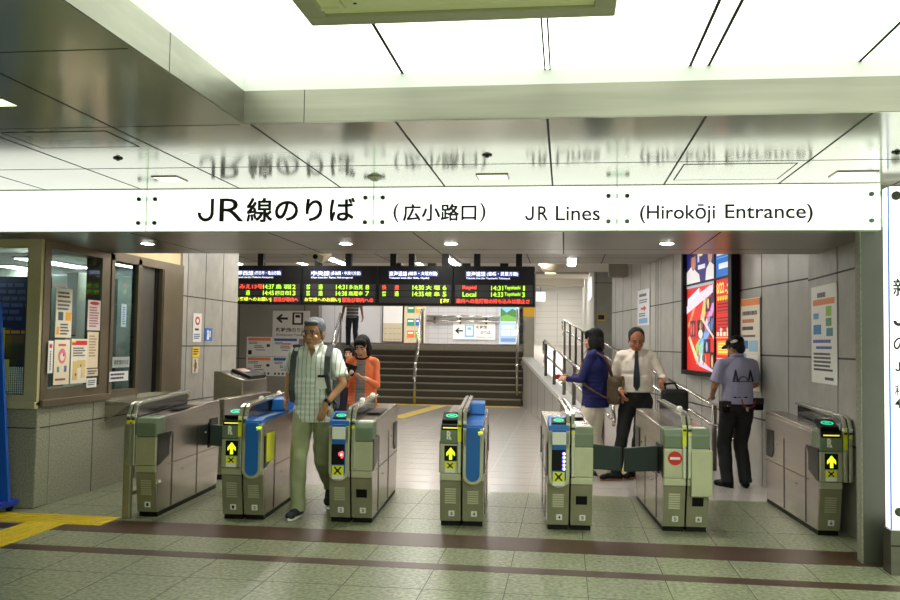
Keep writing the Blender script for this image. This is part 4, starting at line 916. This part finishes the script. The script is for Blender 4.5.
# ================================================================ people
tex = bpy.data.textures.new('cloth_folds', 'CLOUDS'); tex.noise_scale = .11; tex.noise_depth = 1
def remesh(b, name, parent, voxel, iters, mats, matf=None, clips=(), folds=0.):
    """union of the overlapping solids as one continuous smooth surface"""
    me0 = bpy.data.meshes.new('tmp'); b.bm.to_mesh(me0); b.bm.free()
    o = bpy.data.objects.new('tmp', me0); COL.objects.link(o)
    r = o.modifiers.new('r', 'REMESH'); r.mode = 'VOXEL'; r.voxel_size = voxel; r.use_smooth_shade = True
    if iters: s = o.modifiers.new('s', 'SMOOTH'); s.factor = .5; s.iterations = iters
    if folds:
        d = o.modifiers.new('d', 'DISPLACE'); d.texture = tex; d.strength = folds; d.mid_level = .5; d.texture_coords = 'LOCAL'
    me = bpy.data.meshes.new_from_object(o.evaluated_get(bpy.context.evaluated_depsgraph_get()))
    bpy.data.objects.remove(o); bpy.data.meshes.remove(me0)
    if clips:
        bm = bmesh.new(); bm.from_mesh(me)
        for co, no in clips:
            q = bmesh.ops.bisect_plane(bm, geom=bm.verts[:]+bm.edges[:]+bm.faces[:], plane_co=co, plane_no=no, clear_outer=True)
            es = [e for e in q['geom_cut'] if isinstance(e, bmesh.types.BMEdge)]
            try: bmesh.ops.holes_fill(bm, edges=es)
            except Exception: pass
        bm.to_mesh(me); bm.free()
    me.name = name; me.materials.clear()
    for m in mats: me.materials.append(m)
    for p in me.polygons:
        p.use_smooth = True
        p.material_index = matf(p.center) if matf else 0
    n = bpy.data.objects.new(name, me); COL.objects.link(n); n.parent = parent
    return n
def ik(a, c, l1, l2, pole):
    a, c = Vector(a), Vector(c); d = c-a; L = min(d.length, (l1+l2)*.999); u = d.normalized()
    x = (l1*l1-l2*l2+L*L)/(2*L); hgt = math.sqrt(max(0, l1*l1-x*x))
    p = Vector(pole); p = (p-u*p.dot(u)).normalized()
    return a+u*x+p*hgt, a+u*L
def hand(b, w, d, n, side, curl=.5, sc=1.):
    """palm and five fingers: w wrist, d direction, n palm normal (faces what is held), side=+1 thumb along d x n"""
    w, d, n = Vector(w), Vector(d).normalized(), Vector(n); n = (n-d*n.dot(d)).normalized(); t = d.cross(n)*side
    rot = Matrix((t, d, n)).transposed()
    b.sph(w+d*.045*sc, (.037*sc, .05*sc, .015*sc), 14, rot)
    b.cap(w-d*.02, w+d*.02, .024*sc, .026*sc, 10)
    for k, (off, L) in enumerate(((.027, .068), (.009, .076), (-.009, .070), (-.026, .055))):
        p = w+d*.078*sc+t*off*sc; q = p-d*.03*sc; dd = d.copy(); a = 0
        b.cap(q, p, .0095*sc, .009*sc, 8)
        for j, fr in enumerate((.42, .32, .26)):
            a += curl*(.75 if j else .55); dd = d*math.cos(a)+n*math.sin(a)
            e = p+dd*L*fr*sc; b.cap(p, e, (.0092-.0006*j)*sc, (.0086-.0006*j)*sc, 8); p = e
    p = w+d*.018*sc+t*.026*sc; e = p+(t*.75+d*.7+n*.3).normalized()*.036*sc; b.cap(p, e, .012*sc, .011*sc, 8)
    f = e+(d*.9+n*(.3+curl*.4)+t*.1).normalized()*.034*sc; b.cap(e, f, .0105*sc, .009*sc, 8)
def shoe(t, ankle, yaw, pitch, mu, ms, sc=1.):
    M_ = Matrix.Translation(ankle) @ Matrix.Rotation(yaw, 4, 'Z') @ Matrix.Rotation(pitch, 4, 'X') @ Matrix.Translation((0, 0, -.08)) @ Matrix.Scale(sc, 4)
    b = MB(mu, ms)
    b.M = M_; b.cap((0, .045, .045), (0, -.10, .040), .042, .040, 14); b.sph((0, -.145, .036), (.043, .055, .032)); b.cap((0, .03, .05), (0, .02, .10), .042, .040, 12)
    b.use(ms)
    pts = [(.036*math.cos(a)*(1.15 if math.sin(a) < 0 else .95), -.05+.145*math.sin(a), 0) for a in [2*PI*k/20 for k in range(20)]]
    b.prism(pts, (0, 0, .022)); o = b.build('shoe', t); return o
def person(name, label, loc, rz, P, group=None):
    t = thing(name, label, 'person', loc, rz, group)
    H = P.get('H', 1.7)/1.7; V = lambda p: Vector(p)*H
    skin = P['skin']; f = P.get('fat', 1.)
    lean = P.get('lean', 0.); shift = P.get('shift', 0.)
    pel = V((P.get('px', 0), P.get('py', 0), P.get('pz', .90)))
    chest = pel+V((shift, -math.sin(lean)*.35, .35*math.cos(lean)))
    nb = pel+V((shift*1.3, -math.sin(lean)*.54, .54*math.cos(lean)))
    ya = P.get('twist', 0.); sw = P.get('sw', .185)
    def sh(s): return pel+V((shift*1.2, 0, 0))+V((s*sw*math.cos(ya), s*sw*math.sin(ya)-math.sin(lean)*.49, .485*math.cos(lean)))
    hp = P.get('head_pitch', .0); hy = P.get('head_yaw', 0.); hs = P.get('head', 1.)*H
    hc = nb+V((0, -.02-.05*math.sin(max(hp, 0)), .115))+V((0, 0, (P.get('head', 1.)-1)*.11))
    HM = Matrix.Translation(hc) @ Matrix.Rotation(hy, 4, 'Z') @ Matrix.Rotation(hp, 4, 'X') @ Matrix.Rotation(P.get('head_roll', 0), 4, 'Y') @ Matrix.Scale(hs, 4)
    HI = HM.inverted()
    # ---- the body: one continuous surface
    b = MB(skin)
    b.cap(nb-V((0, -.01, .05)), hc+V((0, .012, -.03)), .056*H, .052*H)
    b.M = HM
    b.sph((0, .012, .030), (.076, .094, .086), 20); b.sph((0, -.022, -.035), (.060, .068, .078), 18); b.sph((0, -.058, -.092), (.030, .026, .024)); b.cap((-.045, .0, -.06), (-.012, -.055, -.098), .022, .02); b.cap((.045, .0, -.06), (.012, -.055, -.098), .022, .02)
    b.cap((0, -.080, .016), (0, -.102, -.022), .009, .014, 10); b.sph((-.012, -.090, -.026), .010, 8); b.sph((.012, -.090, -.026), .010, 8)
    b.cap((-.036, -.072, .027), (.036, -.072, .027), .012, .012, 8)
    for s in (1, -1): b.sph((s*.036, -.058, -.028), (.027, .024, .026), 10); b.sph((s*.077, .008, -.008), (.010, .021, .032), 10); b.sph((s*.029, -.074, .006), (.016, .010, .010), 10)
    b.cap((-.018, -.083, -.058), (.018, -.083, -.058), .0075, .0075, 8); b.cap((-.014, -.081, -.068), (.014, -.081, -.068), .008, .008, 8)
    b.M = Matrix()
    b.sph(chest, (.145*H*f, .095*H*f, .20*H), 16); b.sph(pel+V((0, 0, .03)), (.14*H*f, .10*H*f, .14*H), 16); b.cap(pel+V((0, 0, .1)), chest, .10*H*f, .11*H*f)
    arms = {}
    for s, key in ((-1, 'hr'), (1, 'hl')):
        A = P[key]; S0 = sh(s); el, wr_ = ik(S0, pel+V((0, 0, -.90))+V(A['p']) if 'abs' not in A else V(A['p']), .275*H, .245*H, A.get('pole', (s*.3, 1, -.2)))
        arms[s] = (S0, el, wr_)
        b.cap(S0-V((s*.05, 0, 0)), S0, .05*H, .05*H); b.cap(S0, el, .046*H, .038*H); b.cap(el, wr_, .038*H, .025*H)
        hd = A.get('d') or (wr_-el)
        hand(b, wr_, hd, A.get('n', (-s, 0, 0)), A.get('side', 1), A.get('curl', .4), H*.98)
    legs = {}
    for s, key in ((-1, 'fr'), (1, 'fl')):
        A = P[key]; h0 = pel+V((s*.088*f, 0, -.02)); an = V(A['p'])
        kn, an = ik(h0, an, .42*H, .41*H, A.get('pole', (0, -1, 0)))
        legs[s] = (h0, kn, an)
        b.cap(h0, kn, .070*H, .048*H); b.cap(kn, an, .046*H, .032*H)
    eyec = P.get('eyes', True)
    def matf(c):
        q = HI @ c; ax = abs(q.x)
        if eyec and q.y < -.05:
            ex, ez = (ax-.030)/.0145, (q.z-.006)/.0062
            if ex*ex+ez*ez < 1 and not P.get('lids'): return 2 if abs(ax-.030) < .0065 else 1
            if P.get('lids') and abs(ez) < .55 and abs(ex) < 1: return 2
            if .024 < q.z < .0335 and .013 < ax < .047: return 4
            if -.069 < q.z < -.055 and ax < .022 and q.y < -.065: return 3
        return 0
    body = remesh(b, 'body', t, .0052, 3, [skin, m_eye, m_iris, P.get('lip', m_lip), P['hair_m']], matf)
    # ---- trousers or shorts
    B = P['bottom']; fl = B.get('flare', 1.); b = MB(B['m'])
    b.sph(pel+V((0, .005, .01)), (.165*H*f, .118*H*f, .13*H), 18); b.cyl(pel, pel+V((0, 0, .13)), .13*H*f, .128*H*f)
    for s in (-1, 1):
        h0, kn, an = legs[s]
        b.cap(h0, kn, .094*H*f, .066*H*fl, 16)
        if B.get('short'): pass
        else:
            e = an+(an-kn).normalized()*(.035*H); b.cyl(kn, e, .066*H*fl, .056*H*fl, 18); b.sph(kn, .066*H*fl)
    remesh(b, 'trousers' if not B.get('short') else 'shorts', t, .008, 4, [B['m']], None, [(pel+V((0, 0, .12)), Vector((0, 0, 1)))], B.get('folds', .018))
    if B.get('belt'):
        b = MB(B['belt']); n = 24; z = .118
        ring = [V((.150*f*math.cos(2*PI*k/n), .118*f*math.sin(2*PI*k/n)+.003, z))+pel for k in range(n+1)]
        for k in range(n): b.cap(ring[k], ring[k+1], .017*H, .017*H, 8)
        b.use(m_chrome); q = pel+V((0, -.128*f, z)); b.box(q.x-.022, q.x+.022, q.y-.012, q.y, q.z-.017, q.z+.017, .003); b.build('belt', t)
    # ---- top
    T = P['top']; b = MB(T['m']); hem = T.get('hem', .86)*H; tf = T.get('fat', 1.)*f
    up = (nb-pel).normalized()
    b.sph(chest+V((0, .005, .0)), (.178*H*tf, .125*H*tf, .21*H), 20); b.sph(chest+V((0, 0, -.16)), (.165*H*tf, .125*H*tf, .17*H), 20)
    b.cap(sh(-1)+V((.03, 0, 0)), sh(1)-V((.03, 0, 0)), .068*H, .068*H); b.cap(sh(-1)+V((.02, 0, .0)), nb+V((0, .01, -.005)), .055*H, .058*H); b.cap(sh(1)-V((.02, 0, 0)), nb+V((0, .01, -.005)), .055*H, .058*H)
    n = 10
    low = Vector((pel.x, pel.y, hem-.06)); mid = chest+V((0, 0, -.1))
    for k in range(n):                                             # skirt of the shirt down to the hem
        c = mid.lerp(low, k/(n-1)); b.sph(c, (.170*H*tf*(1+.07*k/n), .128*H*tf*(1+.10*k/n), .07*H), 16)
    for s in (-1, 1):
        S0, el, wr_ = arms[s]
        if T['sleeve'] == 'short':
            m_ = S0.lerp(el, .78); b.sph(S0, .060*H); b.cyl(S0, m_, .061*H, .066*H*T.get('sw', 1), 16)
        else:
            q_ = T.get('slim', .9); b.cap(S0, el, .062*H*q_, .053*H*q_, 14); b.cyl(el, el.lerp(wr_, .97), .052*H*q_, .038*H*q_, 14); b.sph(el, .053*H*q_)
    vneck = T.get('v', .0)
    K_shirt = remesh(b, T.get('name', 'shirt'), t, .007, 4, [T['m']]+T.get('mats', []), T.get('matf') and (lambda c: T['matf'](c, H)), [(Vector((0, 0, hem)), Vector((0, 0, -1)))], T.get('folds', .016))
    shirt = K_shirt
    if vneck:
        bm = bmesh.new(); bm.from_mesh(shirt.data); z0 = nb.z-vneck*H
        bmesh.ops.delete(bm, geom=[f_ for f_ in bm.faces if (lambda c: c.z > z0 and abs(c.x-nb.x) < (c.z-z0)*.42 and c.y < nb.y-.03)(f_.calc_center_median())], context='FACES'); bm.to_mesh(shirt.data); bm.free()
    if T.get('collar'):
        b = MB(T['collar'])
        for s in (-1, 1):
            cz = T.get('cz', .052)
            pts = [nb+V((s*.070*math.sin(a), .064*math.cos(a)-.012, cz-.030*(1-math.cos(a))*.5)) for a in [PI*k/8*.92 for k in range(9)]]
            for k in range(8): b.cap(pts[k], pts[k+1], .014*H, .014*H, 8)
            e = pts[-1]; b.prism([e+V((s*.048, .012, .018)), e+V((-s*.004, -.016, .006)), e+V((s*.040, -.058, -.062))], V((0, .014, .006)), .002)
        b.build('collar', shirt)
    # ---- shoes
    Sh = P['shoes']
    for s, key in ((-1, 'fr'), (1, 'fl')): shoe(t, legs[s][2], P[key].get('yaw', 0), P[key].get('pitch', 0), Sh[0], Sh[1], H)
    # ---- hair
    b = MB(P['hair_m']); b.M = HM; st = P.get('hair', 'short')
    b.sph((0, .031 if P.get('receding') else .022, .044 if P.get('receding') else .046), (.084, .092, .084), 20); b.sph((0, .06, -.005), (.066, .05, .07), 16)
    if st == 'short':
        for s in (-1, 1): b.sph((s*.068, .015, .028), (.016, .045, .045), 12)
        if not P.get('receding'): b.sph((0, -.045, .088), (.06, .04, .028), 14)
    if st == 'bob':
        for s in (-1, 1): b.sph((s*.060, .018, -.025), (.032, .062, .100), 14)
        b.sph((0, .062, -.03), (.078, .052, .100), 16); b.sph((0, -.046, .074), (.070, .040, .038), 16); b.sph((.045, -.054, .050), (.025, .022, .036), 12); b.sph((-.045, -.054, .050), (.025, .022, .036), 12)
    hair = remesh(b, 'hair', t, .006*hs, 3, [P['hair_m']], None, (), .008)
    t['_'] = 0; del t['_']
    return t, dict(shirt=K_shirt, HM=HM, nb=nb, chest=chest, pel=pel, arms=arms, sh=sh, H=H, f=f)
m_eye = mat('eye_white', (214, 206, 196), .3); m_iris = mat('iris', (34, 24, 20), .3); m_lip = mat('lips', (150, 92, 78), .5)
def skinm(n, c): return mat(n, c, .5, noise=(22, .08))
H_GREY = mat('grey_hair', (92, 94, 98), .6, noise=(60, .45), bump=(90, .8)); H_BLK = mat('black_hair', (14, 11, 11), .5, spec=.25, noise=(60, .4), bump=(90, .8)); H_DK = mat('dark_hair', (34, 28, 25), .55, spec=.25, noise=(60, .4), bump=(90, .8))
# grey-haired man coming through the gate
st = stripes('striped_shirt', (222, 228, 218), (142, 152, 142), 24, .16)
olive = mat('olive_trousers', (150, 156, 118), .85, bump=(9, .5)); navy_shoe = mat('dark_sneaker', (26, 30, 36), .6)
t, K = person('person', 'grey-haired person in a striped short-sleeved shirt and olive trousers walking between two gates', (-2.185, 7.55, 0), 0, dict(
    H=1.70, skin=skinm('tanned_skin', (186, 136, 98)), hair_m=H_GREY, hair='short', head=1.12, head_yaw=-.22, head_pitch=.10, twist=.12, sw=.175, lean=.03,
    hr=dict(p=(-.30, .16, .98), pole=(-.4, 1, 0), n=(1, 0, 0), curl=.6, d=(-.0, -.4, -.8)), hl=dict(p=(.15, -.17, .955), pole=(1, .4, .1), d=(-.25, -.1, -.95), n=(-.6, .7, 0), curl=.35),
    fr=dict(p=(-.065, -.20, .085), yaw=-.1), fl=dict(p=(.075, .34, .20), yaw=.05, pitch=.75, pole=(0, -1, 0)),
    top=dict(m=st, sleeve='short', hem=.80, sw=1.12, v=.085, collar=mat('pale_collar', (222, 228, 216), .8)), bottom=dict(m=olive, flare=1.12, folds=.022), shoes=(navy_shoe, m_wht)))
HMx = K['HM']
b = MB(m_black); b.M = HMx
for s in (-1, 1):
    for k in range(16):
        a0, a1 = 2*PI*k/16, 2*PI*(k+1)/16
        b.cap((s*.033+.026*math.cos(a0), -.096, .003+.018*math.sin(a0)), (s*.033+.026*math.cos(a1), -.096, .003+.018*math.sin(a1)), .0017, .0017, 6)
    b.cap((s*.059, -.094, .008), (s*.083, .0, .008), .0017, .0017, 6)
b.cap((-.008, -.097, .008), (.008, -.097, .008), .0017, .0017, 6); b.build('glasses', t)
S0, el, wr_ = K['arms'][1]
b = MB(m_black); d = (wr_-el).normalized(); b.cyl(wr_-d*.045, wr_-d*.018, .034, .033, 16); b.use(m_post); q = wr_-d*.03+Vector((.02, -.03, .01)); b.sph(q, (.017, .012, .017)); b.build('wristwatch', t)
b = MB(m_wht); b.prism([(.055, -.150, 1.20), (.155, -.136, 1.20), (.155, -.136, 1.10), (.105, -.150, 1.085), (.055, -.155, 1.10)], (0, .012, 0), .003); b.use(m_black); b.box(.075, .14, -.166, -.148, 1.192, 1.212, .003); b.build('pocket', K['shirt'])
bag = thing('backpack', 'dark grey backpack worn by the grey-haired person, its straps over the striped shirt', 'backpack', (-2.185, 7.55, 1.0))
mg = mat('grey_strap', (72, 76, 78), .8, bump=(40, .3))
for s in (-1, 1):
    b = MB(mg); x = s*.148
    pts = [(x, .115, .40), (x, .06, .462), (x, -.04, .458), (x*1.02, -.125, .37), (x*1.04, -.150, .22), (x*1.12, -.128, .08), (x*1.2, -.04, -.02), (x*1.1, .10, -.05)]
    for k in range(len(pts)-1):
        p, q = Vector(pts[k]), Vector(pts[k+1]); M_ = Matrix.Translation((p+q)/2) @ (q-p).to_track_quat('Z', 'X').to_matrix().to_4x4()
        b.M = M_; L = (q-p).length; b.box(-.010, .010, -.026, .026, -L/2-.012, L/2+.012, .006)
    b.build('strap', bag)
b = MB(mg); b.box(-.17, .17, .13, .30, -.12, .40, .05, 3); b.build('pack', bag)
# woman in the orange cardigan
ora = mat('orange_cardigan', (246, 132, 84), .85, bump=(20, .25)); grt = stripes('grey_striped_tee', (150, 146, 142), (96, 92, 92), 70, .35, 2)
def card(c, H): return 1 if (abs(c.x) < .055*H and c.y < -.06 and .85 < c.z < 1.40*H) else 0
t, K = person('person', 'person in an orange cardigan looking down at a wallet behind the striped shirt', (-2.17, 9.35, 0), 0, dict(
    H=1.575, skin=skinm('fair_skin', (226, 178, 148)), hair_m=H_BLK, hair='bob', head=1.08, head_pitch=.42, head_yaw=-.15, lids=True, sw=.15,
    hr=dict(p=(-.10, -.30, 1.21), pole=(-.35, .5, -1), d=(.5, -.6, .3), n=(0, .3, 1), curl=.7), hl=dict(p=(.11, -.28, 1.20), pole=(.35, .5, -1), d=(-.7, -.6, .2), n=(-.3, .3, .8), curl=.6),
    fr=dict(p=(-.08, -.10, .08)), fl=dict(p=(.08, .14, .09)), top=dict(m=ora, sleeve='long', hem=.90, mats=[grt], matf=card, name='cardigan', slim=.8), bottom=dict(m=mat('brown_shorts', (140, 102, 70), .85), short=True), shoes=(m_dark, m_wht)))
b = MB(m_black); n = 14; nb = K['nb']
for k in range(n): 
    a0, a1 = 2*PI*k/n, 2*PI*(k+1)/n
    b.cap(nb+Vector((.072*math.cos(a0), .066*math.sin(a0)-.012, .012+.03*math.sin(a0))), nb+Vector((.072*math.cos(a1), .066*math.sin(a1)-.012, .012+.03*math.sin(a1))), .010, .010, 8)
b.build('neckline', t)
t = thing('wallet', 'black wallet held open in the hands of the person in orange', 'wallet', (-2.27, 9.02, 1.17))
b = MB(m_black); b.M = Matrix.Rotation(-.5, 4, 'X') @ Matrix.Rotation(.3, 4, 'Y'); b.box(-.09, .0, -.012, .008, -.01, .11, .004); b.box(.002, .085, -.012, .008, -.01, .11, .004); b.build('cover', t)
b = MB(m_wht); b.M = Matrix.Rotation(-.5, 4, 'X') @ Matrix.Rotation(.3, 4, 'Y'); b.box(-.06, -.01, -.014, -.011, .02, .06); b.build('card', t)
t = thing('tote_bag', 'dark navy tote bag hanging from the arm of the person in orange', 'bag', (-2.46, 9.12, .66))
mnv = mat('navy_bag', (34, 30, 52), .8, bump=(16, .5))
b = MB(mnv); b.box(-.15, .17, -.07, .07, 0, .40, .05, 3); b.build('body', t)
for y in (-.05, .05):
    b = MB(mnv); b.tube([(-.07, y, .38), (-.02, y*.6, .47), (.06, y*.6, .47), (.10, y, .38)], .010); b.build('strap', t)
# someone mostly hidden behind her
person('person', 'dark-haired person almost hidden behind the shoulder of the person in orange', (-2.95, 11.9, 0), 0, dict(
    H=1.47, skin=skinm('fair_skin_two', (206, 152, 124)), hair_m=H_BLK, hair='bob', head=1.0, head_pitch=.2, sw=.15, hr=dict(p=(-.2, 0, .72)), hl=dict(p=(.2, 0, .72)), fr=dict(p=(-.08, 0, .08)), fl=dict(p=(.08, 0, .08)),
    top=dict(m=mat('black_top', (30, 28, 32), .9), sleeve='long', hem=.85), bottom=dict(m=mat('dark_bottom', (34, 34, 40), .9)), shoes=(m_dark, m_dark)))
# person at the top of the stairs
tee = stripes('white_grey_stripes', (112, 108, 106), (206, 204, 200), 11, .30, 2); jean = mat('dark_jeans', (34, 42, 58), .85, bump=(9, .4))
person('person', 'person in a striped grey T-shirt and dark jeans at the top of the stairs', (-5.80, 23.62, 1.32), .12, dict(
    H=1.66, skin=skinm('tanned_skin_two', (134, 92, 66)), hair_m=H_BLK, hair='short', sw=.195, hr=dict(p=(-.30, -.02, .80), curl=.7, d=(0, -.1, -1)), hl=dict(p=(.31, -.02, .82), curl=.7, d=(0, -.1, -1)), fr=dict(p=(-.10, -.0, .08)), fl=dict(p=(.12, .04, .08)),
    top=dict(m=tee, sleeve='short', hem=.86), bottom=dict(m=jean, flare=1.1), shoes=(m_dark, m_dark)))
# woman in the navy jacket, facing left and away
navy = mat('navy_jacket', (24, 28, 96), .8, bump=(18, .35)); beige = mat('beige_trousers', (232, 222, 204), .85, bump=(8, .6))
wl = Vector((.345, 10.15, 0)); wrz = -HP-.35
t, K = person('person', 'person in a navy jacket and beige trousers seen from behind, beside the violet-lit gate', tuple(wl), wrz, dict(
    H=1.69, skin=skinm('fair_skin_three', (206, 154, 124)), hair_m=H_BLK, hair='bob', head=1.12, head_pitch=.12, head_yaw=.1, sw=.165,
    hr=dict(p=(-.10, -.33, 1.13), pole=(-.6, .6, -.8), d=(.1, -1, .1), n=(.6, 0, -.5), curl=.8), hl=dict(p=(.10, -.30, 1.12), pole=(.6, .6, -.8), d=(-.1, -1, .1), n=(-.6, 0, -.5), curl=.8),
    fr=dict(p=(-.09, .08, .08)), fl=dict(p=(.09, -.08, .08)), top=dict(m=navy, sleeve='long', hem=.81, fat=1.13, name='jacket', collar=navy), bottom=dict(m=beige, flare=1.5, folds=.024), shoes=(m_dark, m_wht)))
R3 = Matrix.Rotation(wrz, 3, 'Z')
t = thing('shoulder_bag', 'brown rucksack-style shoulder bag on the back of the person in the navy jacket', 'bag', (wl.x, wl.y, .86), wrz)
mb = mat('brown_bag', (98, 80, 58), .8, bump=(20, .6)); mbl = mat('tan_trim', (150, 120, 80), .8); mst = mat('brown_strap', (112, 78, 52), .7)
b = MB(mb); b.box(-.17, .10, .15, .31, -.02, .30, .055, 3); b.build('body', t)
b = MB(mb); b.box(-.16, .09, .20, .335, .17, .31, .045, 3); b.build('lid', t)
b = MB(mbl); b.box(-.13, -.105, .32, .342, 0, .26, .004); b.box(.035, .06, .32, .342, 0, .26, .004); b.box(-.16, .09, .305, .318, .06, .075, .003); b.build('buckle_strap', t)
b = MB(mst)
pts = [(.03, .20, .30), (.07, .175, .42), (.10, .135, .51), (.115, .06, .555), (.12, -.02, .55), (.125, -.11, .46), (.15, -.14, .32), (.205, -.06, .20), (.215, .06, .13), (.16, .16, .07), (.05, .20, .05)]
for k in range(len(pts)-1):
    p, q = Vector(pts[k]), Vector(pts[k+1]); b.M = Matrix.Translation((p+q)/2) @ (q-p).to_track_quat('Z', 'X').to_matrix().to_4x4(); L = (q-p).length; b.box(-.007, .007, -.022, .022, -L/2-.008, L/2+.008, .004)
b.build('strap', t)
t = thing('coin_purse', 'small red and black purse held in front of the person in the navy jacket', 'purse', tuple(wl+R3 @ Vector((0, -.44, 1.12))), wrz)
b = MB(mat('red_purse', (150, 34, 34), .5)); b.box(-.05, .05, -.03, .02, -.02, .04, .012); b.build('body', t)
b = MB(m_chrome); b.cyl((-.05, -.005, .042), (.05, -.005, .042), .005); b.build('clasp', t)
# man in the white shirt and tie
wsh = mat('white_shirt', (242, 228, 216), .8, bump=(10, .5)); blk = mat('black_trousers', (16, 16, 19), .75, bump=(10, .3))
ml = Vector((.80, 10.15, 0))
t, K = person('person', 'person in a white shirt and dark tie looking down behind the closed flaps', tuple(ml), -.05, dict(
    H=1.70, skin=skinm('ruddy_skin', (176, 114, 84)), hair_m=H_DK, hair='short', receding=True, head=1.10, head_pitch=.42, head_yaw=.12, lids=True, sw=.182, fat=1.05,
    hr=dict(p=(-.17, -.18, 1.0), pole=(-.6, .8, 0), d=(.3, -.5, -.8), n=(.8, .2, 0), curl=.5), hl=dict(p=(.25, -.28, 1.13), pole=(.5, .8, -.6), d=(.1, -.8, -.35), n=(0, -.2, -1), curl=.7),
    fr=dict(p=(-.22, -.10, .085), yaw=-1.1), fl=dict(p=(-.03, .10, .085), yaw=-.5), top=dict(m=wsh, sleeve='long', hem=.985, fat=1.02, collar=wsh, cz=.022, folds=.02), bottom=dict(m=blk, belt=m_black, flare=1.05), shoes=(m_black, mat('shoe_sole_brown', (150, 110, 80), .6))))
b = MB(mat('navy_tie', (26, 28, 44), .6)); nb = K['nb']
b.prism([(-.022, -.085, 1.445), (.022, -.085, 1.445), (.016, -.105, 1.405), (-.016, -.105, 1.405)], (0, .02, 0), .003)
b.prism([(-.016, -.112, 1.408), (.016, -.112, 1.408), (.036, -.158, 1.15), (.036, -.150, 1.05), (0, -.150, 1.0), (-.036, -.150, 1.05), (-.036, -.158, 1.15)], (0, .014, 0), .003); b.build('tie', t)
S0, el, wr_ = K['arms'][1]; b = MB(m_chrome); d = (wr_-el).normalized(); b.cyl(wr_-d*.015, wr_+d*.008, .031, .03, 16); b.build('wristwatch', t)
t = thing('briefcase', 'black soft bag held by its handle by the person in the white shirt', 'bag', (1.14, 9.82, .72))
b = MB(mat('black_bag', (17, 18, 20), .65, bump=(30, .4))); b.box(-.10, .18, -.11, .11, 0, .32, .045, 3); b.build('body', t)
b = MB(m_black); b.tube([(-.06, -.05, .30), (-.07, -.05, .375), (.04, -.05, .385), (.08, -.05, .30)], .011); b.build('handle', t)
# guard in the cap, back to the camera
lav = mat('lavender_shirt', (168, 163, 196), .8, bump=(12, .4)); gl = Vector((1.85, 9.88, 0)); grz = PI+.30
t, K = person('person', 'person in a black cap and lavender shirt standing with back turned by the right wall', tuple(gl), grz, dict(
    H=1.62, skin=skinm('tanned_skin_three', (160, 110, 80)), hair_m=H_BLK, hair='short', head=1.05, head_pitch=.30, head_yaw=.45, sw=.20, fat=1.08,
    hr=dict(p=(-.17, -.30, 1.05), pole=(-1, .5, -.3), d=(.5, -.8, 0), n=(.4, 0, -.6), curl=.6), hl=dict(p=(.20, -.22, 1.0), pole=(.5, .8, -.3), d=(-.4, -.8, 0), n=(-.4, 0, -.6), curl=.6),
    fr=dict(p=(-.10, .0, .08), yaw=-.35), fl=dict(p=(.11, -.02, .08), yaw=.3), top=dict(m=lav, sleeve='short', hem=.94, fat=1.02, collar=lav), bottom=dict(m=blk, flare=1.25, belt=m_black), shoes=(m_black, m_black)))
b = MB(m_black); b.M = K['HM']
b.sph((0, .012, .072), (.090, .106, .068), 20); b.prism([(-.07, -.06, .055), (-.065, -.12, .045), (-.03, -.155, .04), (.03, -.155, .04), (.065, -.12, .045), (.07, -.06, .055)], (0, 0, .010), .003); b.sph((0, .01, .138), .010, 8); cpo = b.build('cap', t)
b = MB(m_wht); b.M = K['HM']; b.sph((.066, .045, .065), (.026, .05, .018), 16); b.use(flat((200, 60, 60))); b.sph((.078, .045, .065), (.016, .016, .009), 12); b.build('cap_badge', cpo)
b = MB(mat('shirt_print', (44, 46, 60), .8)); y = .138
def pk(x): b.prism([(x-.035, y, 1.14), (x-.02, y+.004, 1.14), (x, y+.004, 1.235), (x+.012, y+.004, 1.16), (x+.03, y, 1.14), (x+.004, y+.006, 1.265)], (0, -.02, 0))
pk(-.085); pk(.085)
for k in range(10):
    a0, a1 = PI*k/10, PI*(k+1)/10; b.cap((.045*math.cos(a0), y, 1.155+.035*math.sin(a0)), (.045*math.cos(a1), y, 1.155+.035*math.sin(a1)), .005, .005, 6)
b.box(-.12, .12, y-.012, y, 1.135, 1.142); b.build('back_print', K['shirt'])
gt = t
for x, y, z, lab in ((-.20, .06, .93, 'black belt pouch on the right hip of the person in the black cap'), (.19, .09, .90, 'black belt pouch on the left hip of the person in the black cap')):
    p = gl+Matrix.Rotation(grz, 3, 'Z') @ Vector((x, y, z)); t = thing('belt_pouch', lab, 'pouch', tuple(p), grz)
    b = MB(m_black); b.box(-.05, .05, -.05, .06, -.10, .03, .02, 3); b.build('body', t)
    b = MB(m_dark); b.box(-.045, .045, .055, .066, -.03, .03, .005); b.use(m_chrome); b.sph((0, .068, -.02), .007); b.build('flap', t)
t = thing('key_lanyard', 'red cord and keys hanging at the belt of the person in black cap', 'lanyard', tuple(gl+Matrix.Rotation(grz, 3, 'Z') @ Vector((-.04, .155, .93))), grz)
b = MB(mat('red_cord', (170, 40, 50), .6)); b.tube([(-.09, 0, .02), (-.07, .008, -.05), (-.02, .012, -.07), (.05, .008, -.05), (.07, 0, .02)], .006, 8); b.build('cord', t)
b = MB(m_chrome); b.box(.0, .012, .012, .016, -.11, -.06, .002); b.box(.018, .028, .012, .016, -.10, -.06, .002); b.build('key', t)
